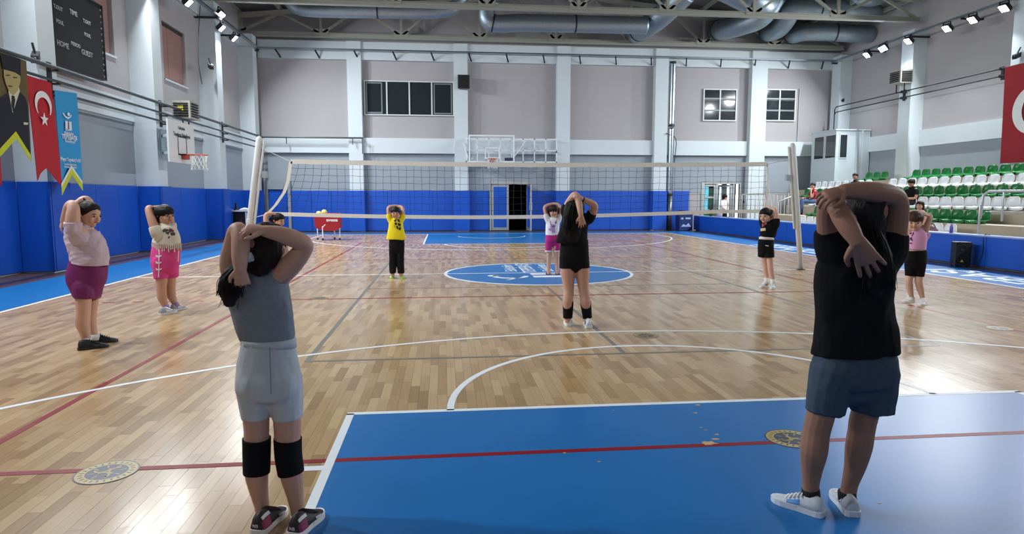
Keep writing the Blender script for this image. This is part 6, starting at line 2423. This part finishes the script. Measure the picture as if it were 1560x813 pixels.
def f_(mb):
    p.hair_cap(mb, 1.08, .05, -.28)
    mb.ball(p.P(413, 334, .0), 3.6*p.s, 12)
    p.L(mb, [(416, 333, .0, 3), (413, 334, 0, 3)])


p.hairmesh(m_hairb, f_, .006, .003)
for (h_, t_) in (((417, 437), (425, 438)), ((430, 437), (438, 438))):
    shoe(p, h_, t_, .085, .09, (200, 196, 190), (216, 214, 210), (), size=.2)

# ================= girl in black by the right post
p = mk('net_girl', 'girl in black cropped top and black shorts by the leaning post near the parapet', (1171, 438), (210, 170, 150), .006)
B = p.body
p.L(B, [(1163, 380, .05, 4.6), (1164, 395, .05, 4.4), (1166, 406, .05, 4.2), (1167, 415, .055, 4), (1169, 424, .05, 3.1), (1168, 432, .05, 3)])
p.L(B, [(1171, 380, -.05, 5), (1173, 395, -.05, 4.8), (1174, 407, -.05, 4.5), (1175.5, 417, -.045, 4.2), (1177.5, 426, -.05, 3.2), (1178, 434, -.05, 3.1)])
p.T(B, [(1160, 1175, 370, 0, 6.5), (1159, 1177, 363, 0, 7.5), (1160, 1181, 350, 0, 8.5), (1163, 1182, 340, 0, 8), (1168, 1178, 334, 0, 5)], dome=(True, True))
p.L(B, [(1179, 343, -.06, 4.6), (1182.5, 338, -.07, 4.4), (1182, 327, -.06, 3.8), (1180.5, 319, -.04, 3.3), (1178, 319, .0, 3), (1174, 325, .05, 2.6)])
p.L(B, [(1164, 341, .08, 4.4), (1161, 335, .12, 4), (1163, 322, .16, 3.5), (1168, 316.5, .16, 3.1), (1174, 317, .08, 2.6)])
hand(B, p.P(1174, 325, .05), p.P(1172, 336, .1), V((.3, .8, .2)), 13*p.s, 1, (12, 16, 12), 1.1)
hand(B, p.P(1173, 317, .08), p.P(1183, 319, -.02), V((0, .1, 1)), 13*p.s, 1, (24, 40, 30), 1)
p.head(1166.5, 328, -.0, 21, (-.80, -.60, 0), pitch=.18, neck=(1172, 339, 0, 4.2))
p.build_body()


def f_(mb):
    p.T(mb, [(1158, 1180, 361, 0, 9.8), (1157.5, 1182.5, 355, 0, 10), (1159.5, 1184, 346, 0, 10), (1163, 1184, 339, 0, 9), (1168, 1179, 334, 0, 5.5)], sq=.98)
    p.L(mb, [(1178, 347, -.05, 6.5), (1182, 340, -.07, 6), (1182.3, 333, -.065, 5.3)], dome=(True, False))
    p.L(mb, [(1165, 345, .07, 6), (1161.5, 337, .11, 5.4), (1162, 330, .13, 5)], dome=(True, False))


sh = p.wear('shirt', m_blackc, f_, .007, .005)


def f_(mb):
    p.T(mb, [(1156, 1178, 364, 0, 9.4), (1155, 1178.5, 374, 0, 9.8), (1156.5, 1178, 381, 0, 9)], dome=(False, True), sq=.92)
    p.L(mb, [(1161.5, 376, .06, 7.2), (1161.5, 391, .07, 6.8)], dome=(True, False))
    p.L(mb, [(1171.5, 376, -.05, 7.2), (1172.5, 392, -.06, 7)], dome=(True, False))


so = p.wear('shorts', m_blackc, f_, .007, .004)
mb = MB()
p.T(mb, [(1157, 1178.5, 361, 0, 9.6), (1156.5, 1178.5, 364.5, 0, 9.7)], sub=1)
mb.build('white_waistband', m_sock, p.root, True)
printon(p, 'shirt_print', sh, [[(1159, 348), (1166, 347), (1166.5, 351), (1159, 352)]], M('cream_print', (206, 190, 150), .8))
printon(p, 'shirt_print', sh, [[(1161, 341), (1163, 340), (1164, 344), (1161, 346)], [(1165, 339), (1168, 337), (1168, 341), (1165, 343)]], M('red_print', (160, 70, 80), .8))
printon(p, 'shorts_mark', so, [[(1166, 373), (1171, 374), (1171, 375.2), (1166, 374.3)]], m_sock, .004)


def f_(mb):
    p.hair_cap(mb, 1.08, .05, -.30)


p.hairmesh(m_hairb, f_, .006, .003)
for (x, y, dy) in ((1168, 423, .05), (1177.5, 425, -.05)):
    mb = MB()
    p.L(mb, [(x, y, dy, 3.5), (x, y + 9, dy, 3.7)], dome=(False, False), sub=2)
    mb.build('sock', m_sock, p.root, True)
shoe(p, (1170.5, 436), (1157.5, 438.5), .09, .10, (206, 204, 202), (222, 220, 218), ((.3, .6, .2, .6, (120, 126, 140), 0),), size=.22)
shoe(p, (1179, 436.5), (1175, 441.5), .09, .10, (206, 204, 202), (222, 220, 218), ((.3, .6, .2, .6, (120, 126, 140), 0),), size=.22)

# ================= small girl in pink sleeveless top
p = mk('pink_girl', 'small girl in pink sleeveless printed top and black cycling shorts near the parapet', (1394, 463), (210, 170, 150), .006)
B = p.body
p.L(B, [(1387, 400, .02, 8), (1386, 418, .02, 6.2), (1384.5, 426, .01, 5.4), (1385.5, 437, .02, 5), (1388, 449, .02, 3.6), (1389, 456, .02, 3.4)])
p.L(B, [(1402, 400, -.02, 8), (1400, 419, -.02, 6.2), (1399.5, 428, -.03, 5.4), (1402, 440, -.02, 5), (1405, 452, -.02, 3.6), (1406, 460, -.02, 3.4)])
p.T(B, [(1382, 1410, 398, 0, 11), (1384, 1408, 380, 0, 10), (1385, 1409, 365, 0, 10), (1388, 1409, 354, 0, 9), (1395, 1405, 347, 0, 5)], dome=(True, True))
p.L(B, [(1405, 356, -.02, 5), (1409, 353, -.03, 4.8), (1413, 341, -.04, 4.2), (1417, 331, -.03, 3.8), (1415, 328, .0, 3.4), (1408, 325.5, .05, 2.8)])
p.L(B, [(1389, 355, .02, 5), (1385, 350, .03, 4.6), (1384, 336, .05, 4), (1384.5, 326, .08, 3.6), (1390, 322.5, .1, 3.2), (1399, 322, .1, 2.6)])
hand(B, p.P(1399, 322, .1), p.P(1412, 324, .05), V((0, -.2, 1)), 15*p.s, 1, (16, 26, 20), 1)
hand(B, p.P(1409, 325.5, .05), p.P(1395, 323, .1), V((0, -.1, 1)), 15*p.s, -1, (16, 26, 20), 1)
p.head(1393.5, 336, -.02, 27, (-.62, -.78, 0), pitch=.28, neck=(1399, 350, 0, 5))
p.build_body()


def f_(mb):
    p.T(mb, [(1381, 1409, 380, 0, 11.5), (1382, 1410.5, 370, 0, 11.5), (1384.5, 1411.5, 360, 0, 11), (1387, 1410, 352, 0, 9.5), (1394, 1406, 347.5, 0, 6)], sq=.98)
    p.L(mb, [(1406, 364, -.01, 6.5), (1410, 358, -.02, 6.3), (1412.5, 354, -.03, 5.6)], dome=(True, False))


sh = p.wear('shirt', M('pink_cotton', (224, 164, 204), .85, var=.06), f_, .007, .004)


def f_(mb):
    p.T(mb, [(1382, 1410, 381, 0, 11), (1380.5, 1411, 394, 0, 11.5), (1382, 1409, 404, 0, 10)], dome=(False, True), sq=.95)
    p.L(mb, [(1387, 400, .02, 8.6), (1386.5, 420, .02, 7)], dome=(True, False))
    p.L(mb, [(1402, 400, -.02, 8.8), (1400, 421, -.02, 7.2)], dome=(True, False))


p.wear('shorts', m_blackc, f_, .007, .002)
m_np = M('navy_print_cloth', (44, 36, 78), .8)
printon(p, 'shirt_print', sh, [[(1385, 353), (1388, 352), (1389, 356), (1386, 357)], [(1390, 355), (1392, 353), (1392, 357), (1390, 358)], [(1383.5, 360), (1385, 359), (1386, 367), (1384.5, 367)], [(1386, 361), (1387.5, 362), (1389, 360), (1390.5, 367), (1389, 367), (1388.3, 363.5), (1387.4, 366), (1386.3, 364)]], m_np)
printon(p, 'shirt_print', sh, [[(1384, 369), (1390, 369.5), (1389, 372), (1385, 371)], [(1388.5, 357), (1391, 358.5), (1390, 360), (1388, 359)]], M('red_print', (160, 70, 80), .8), .004)


def f_(mb):
    p.hair_cap(mb, 1.08, .12, -.35)
    p.fringe(mb, 9, .08)


p.hairmesh(m_hairlb, f_, .006, .004)
for (x, y, dy) in ((1389, 452, .02), (1406, 456, -.02)):
    mb = MB()
    p.L(mb, [(x, y, dy, 4), (x, y + 6, dy, 4.2)], dome=(False, False), sub=2)
    mb.build('sock', m_sock, p.root, True)
shoe(p, (1394, 459), (1373, 461.5), .088, .095, (220, 218, 214), (226, 224, 222), (), size=.215)
shoe(p, (1411, 461), (1399, 468), .088, .095, (220, 218, 214), (226, 224, 222), (), size=.215)

# ================= seated and standing people in the background


def seated(name, label, X, Yc, zseat, skin, shirt, trousers, hairm, face, hairlow=-.3, bulk=1.0, look=0.1, legdir=V((-1, 0, 0)), hand_face=False):
    p = Person.__new__(Person)
    p.skin_rgb = skin
    Person.__init__(p, name, label, Yc, skin, .009, V((X, Yc, zseat)))
    base = V((X, Yc, zseat))
    f = legdir.normalized()
    s = V((-f.y, f.x, 0))
    u = V((0, 0, 1))
    W_ = lambda a, b, c: base + f*a + s*b + u*c
    B = p.body
    kz = .10
    for q in (-1, 1):
        B.tube([(W_(-.05, q*.09, .10), .085), (W_(.2, q*.10, .11), .075), (W_(.40, q*.11, kz), .058), (W_(.44, q*.11, -.12), .055), (W_(.43, q*.11, -.33), .04)], 12, sub=3)
    B.tube([(W_(-.08, 0, .08), .15*bulk, .11), (W_(-.07, 0, .25), .14*bulk, .10), (W_(-.05, 0, .42), .16*bulk, .10), (W_(-.03, 0, .52), .12, .07)], 20, side=s, sub=3)
    for q in (-1, 1):
        B.tube([(W_(-.04, q*.14, .49), .05), (W_(-.02, q*.19, .44), .05), (W_(.05, q*.23, .24), .042), (W_(.22, q*.14, .22), .036), (W_(.30, q*.08, .24), .028)] if not (hand_face and q > 0) else
               [(W_(-.04, q*.14, .49), .05), (W_(0, q*.19, .44), .05), (W_(.12, q*.20, .26), .042), (W_(.12, q*.14, .44), .035), (W_(.09, q*.10, .54), .028)], 10, sub=3)
        if not (hand_face and q > 0):
            hand(B, W_(.30, q*.08, .24), W_(.40, q*.02, .22), u, .15, q, (20, 30, 20), 1)
        else:
            hand(B, W_(.09, q*.10, .54), W_(.06, q*.08, .64), s*q, .14, 1, (20, 30, 20), 1)
    hc = W_(.0, 0, .70)
    Hh = .225
    p.s = Hh/27
    fd = V(face).normalized()
    # place the head through the same routine
    pxh = CAM
    d = hc - CAM
    zz = d.dot(FW)
    px, py = W/2 + F*d.dot(RT)/zz, H/2 - F*d.dot(UP)/zz
    B.tube([(W_(-.03, 0, .50), .06), (W_(0, 0, .64), .05)], 12)
    p.head(px, py, hc.y - p.Y, 27, (fd.x, fd.y, 0), pitch=look)
    p.build_body(4)

    def f1(mb):
        mb.tube([(W_(-.08, 0, .04), .17*bulk, .135), (W_(-.07, 0, .25), .165*bulk, .13), (W_(-.05, 0, .42), .18*bulk, .125), (W_(-.03, 0, .53), .12, .08)], 20, side=s, sub=3, dome=(False, True))
        for q in (-1, 1):
            mb.tube([(W_(-.04, q*.12, .46), .075), (W_(-.02, q*.19, .44), .07), (W_(.02, q*.215, .33), .062)], 12, sub=2, dome=(True, False))
    p.wear('shirt', shirt, f1, .010, .006, 10)

    def f2(mb):
        mb.tube([(W_(-.10, 0, .10), .16*bulk, .12), (W_(.05, 0, .10), .16*bulk, .11)], 16, side=s)
        for q in (-1, 1):
            mb.tube([(W_(-.05, q*.09, .10), .10), (W_(.2, q*.10, .11), .09), (W_(.41, q*.11, kz), .075), (W_(.45, q*.11, -.12), .07), (W_(.44, q*.11, -.30), .06)], 12, sub=3)
    p.wear('trousers', trousers, f2, .010, .005, 10)

    def f3(mb):
        p.hair_cap(mb, 1.08, .05, hairlow)
        if hairlow < -.5:
            for q in (-1, 1):
                mb.tube([(p.hq(q*.34, -.05, .2), .10*Hh), (p.hq(q*.40, .0, -.2), .11*Hh), (p.hq(q*.36, .05, -.6), .07*Hh)], 8, sub=3)
    p.hairmesh(hairm, f3, .008, .005)
    for q in (-1, 1):
        c0 = W_(.40, q*.11, -.38)
        mb = MB()
        mb.tube([(c0, .035, .035), (c0 + f*.10 - u*.01, .042, .035), (c0 + f*.2 - u*.025, .035, .022)], 10, side=s, sub=2)
        mb.build('shoe', m_black, p.root, True)
    return p


m_jean = M('blue_denim', (66, 90, 128), .9, var=.15, scale=30)
seated('red_woman', 'woman in red T-shirt and jeans sitting in the stand with hand to her cheek', 12.42, 11.55, 1.22, (176, 128, 104), M('red_cotton', (140, 20, 38), .85, var=.08), m_jean, m_hairb, (-.75, -.65, 0), -.3, .95, .05, V((-1, .12, 0)), True)
seated('black_man', 'man in black T-shirt sitting in the stand looking down at his hands', 12.42, 6.15, 1.22, (172, 126, 104), m_blackc, M('dark_trousers', (26, 28, 34), .9), m_hairb, (-.9, -.4, 0), -.18, 1.15, .55, V((-1, -.1, 0)))
seated('pink_woman', 'woman with long brown hair sitting behind the small girl in pink', 10.62, 3.42, .56, (190, 144, 122), M('dusty_pink_cotton', (186, 132, 134), .85, var=.12), M('dark_trousers', (26, 28, 34), .9), m_hairbr, (-.85, -.55, 0), -.7, .95, .05)
seated('dark_spectator', 'dark-haired spectator in the stand mostly hidden behind the raised arm', 13.32, 10.3, 1.55, (160, 116, 96), M('dark_trousers', (26, 28, 34), .9), M('dark_trousers', (26, 28, 34), .9), m_hairb, (-.8, -.6, 0), -.3)

p = Person.__new__(Person)
p.skin_rgb = (160, 120, 100)
Person.__init__(p, 'door_person', 'person in white top and black trousers standing in the glazed doorway', 15.85, (190, 150, 130), .010, V((at(1103, 330, 15.85).x, 15.85, 0)))
B = p.body
x_ = 1102.5
p.L(B, [(x_ - 2, 322, 0, 3.2), (x_ - 2, 338, 0, 2.6), (x_ - 2, 352, 0, 1.6)])
p.L(B, [(x_ + 2, 322, 0.05, 3.2), (x_ + 2, 338, .05, 2.6), (x_ + 2, 352, .05, 1.6)])
p.T(B, [(x_ - 5, x_ + 4, 322, 0, 4), (x_ - 5, x_ + 4, 312, 0, 4), (x_ - 4, x_ + 5, 306, 0, 4), (x_ - 1, x_ + 3, 304, 0, 2)], dome=(True, True))
p.L(B, [(x_ - 3, 306.5, -.1, 1.8), (x_ - 3, 312, -.15, 1.6), (x_ + 1, 318, -.15, 1.4)])
p.L(B, [(x_ + 4, 306.5, .1, 1.8), (x_ + 6, 312, .12, 1.6), (x_ + 5, 318, .1, 1.4)])
hand(B, p.P(x_ + 1, 318, -.15), p.P(x_ + 4, 322, -.15), V((0, -1, .2)), .17, 1)
hand(B, p.P(x_ + 5, 318, .1), p.P(x_ + 4, 323, .1), V((1, 0, .2)), .17, 1)
p.head(x_ + 1.5, 300.3, 0, 7.8, (.9, -.3, 0), neck=(x_ + 1, 306, 0, 1.7))
p.build_body(4)


def f_(mb):
    p.T(mb, [(x_ - 6.5, x_ + 5, 321, 0, 5), (x_ - 6, x_ + 5.5, 312, 0, 5), (x_ - 4.5, x_ + 5.5, 306.5, 0, 4.5), (x_ - 1, x_ + 3, 304, 0, 2.5)])
    p.L(mb, [(x_ - 3, 307, -.1, 2.5), (x_ - 3.2, 313, -.15, 2.3), (x_ + 0, 317, -.15, 2)])


p.wear('shirt', M('white_cotton', (220, 220, 224), .85, var=.05), f_, .012, .006, 8)


def f_(mb):
    p.T(mb, [(x_ - 5.5, x_ + 4.5, 319, 0, 4.5), (x_ - 5, x_ + 4.5, 328, 0, 4.5)], dome=(False, True))
    p.L(mb, [(x_ - 2.3, 324, 0, 3.4), (x_ - 2, 350, 0, 2.6)])
    p.L(mb, [(x_ + 2, 324, .05, 3.4), (x_ + 2, 350, .05, 2.6)])


p.wear('trousers', m_blackc, f_, .012, .004)


def f_(mb):
    p.hair_cap(mb, 1.15, .1, -.4)


p.hairmesh(m_hairb, f_, .010, .003)
for x in (x_ - 2, x_ + 2):
    mb = MB()
    q0 = V((at(x, 340, 15.85).x, 15.85, .04))
    mb.tube([(q0, .04), (q0 + V((.16, -.05, -.01)), .035)], 10)
    mb.build('shoe', m_black, p.root, True)
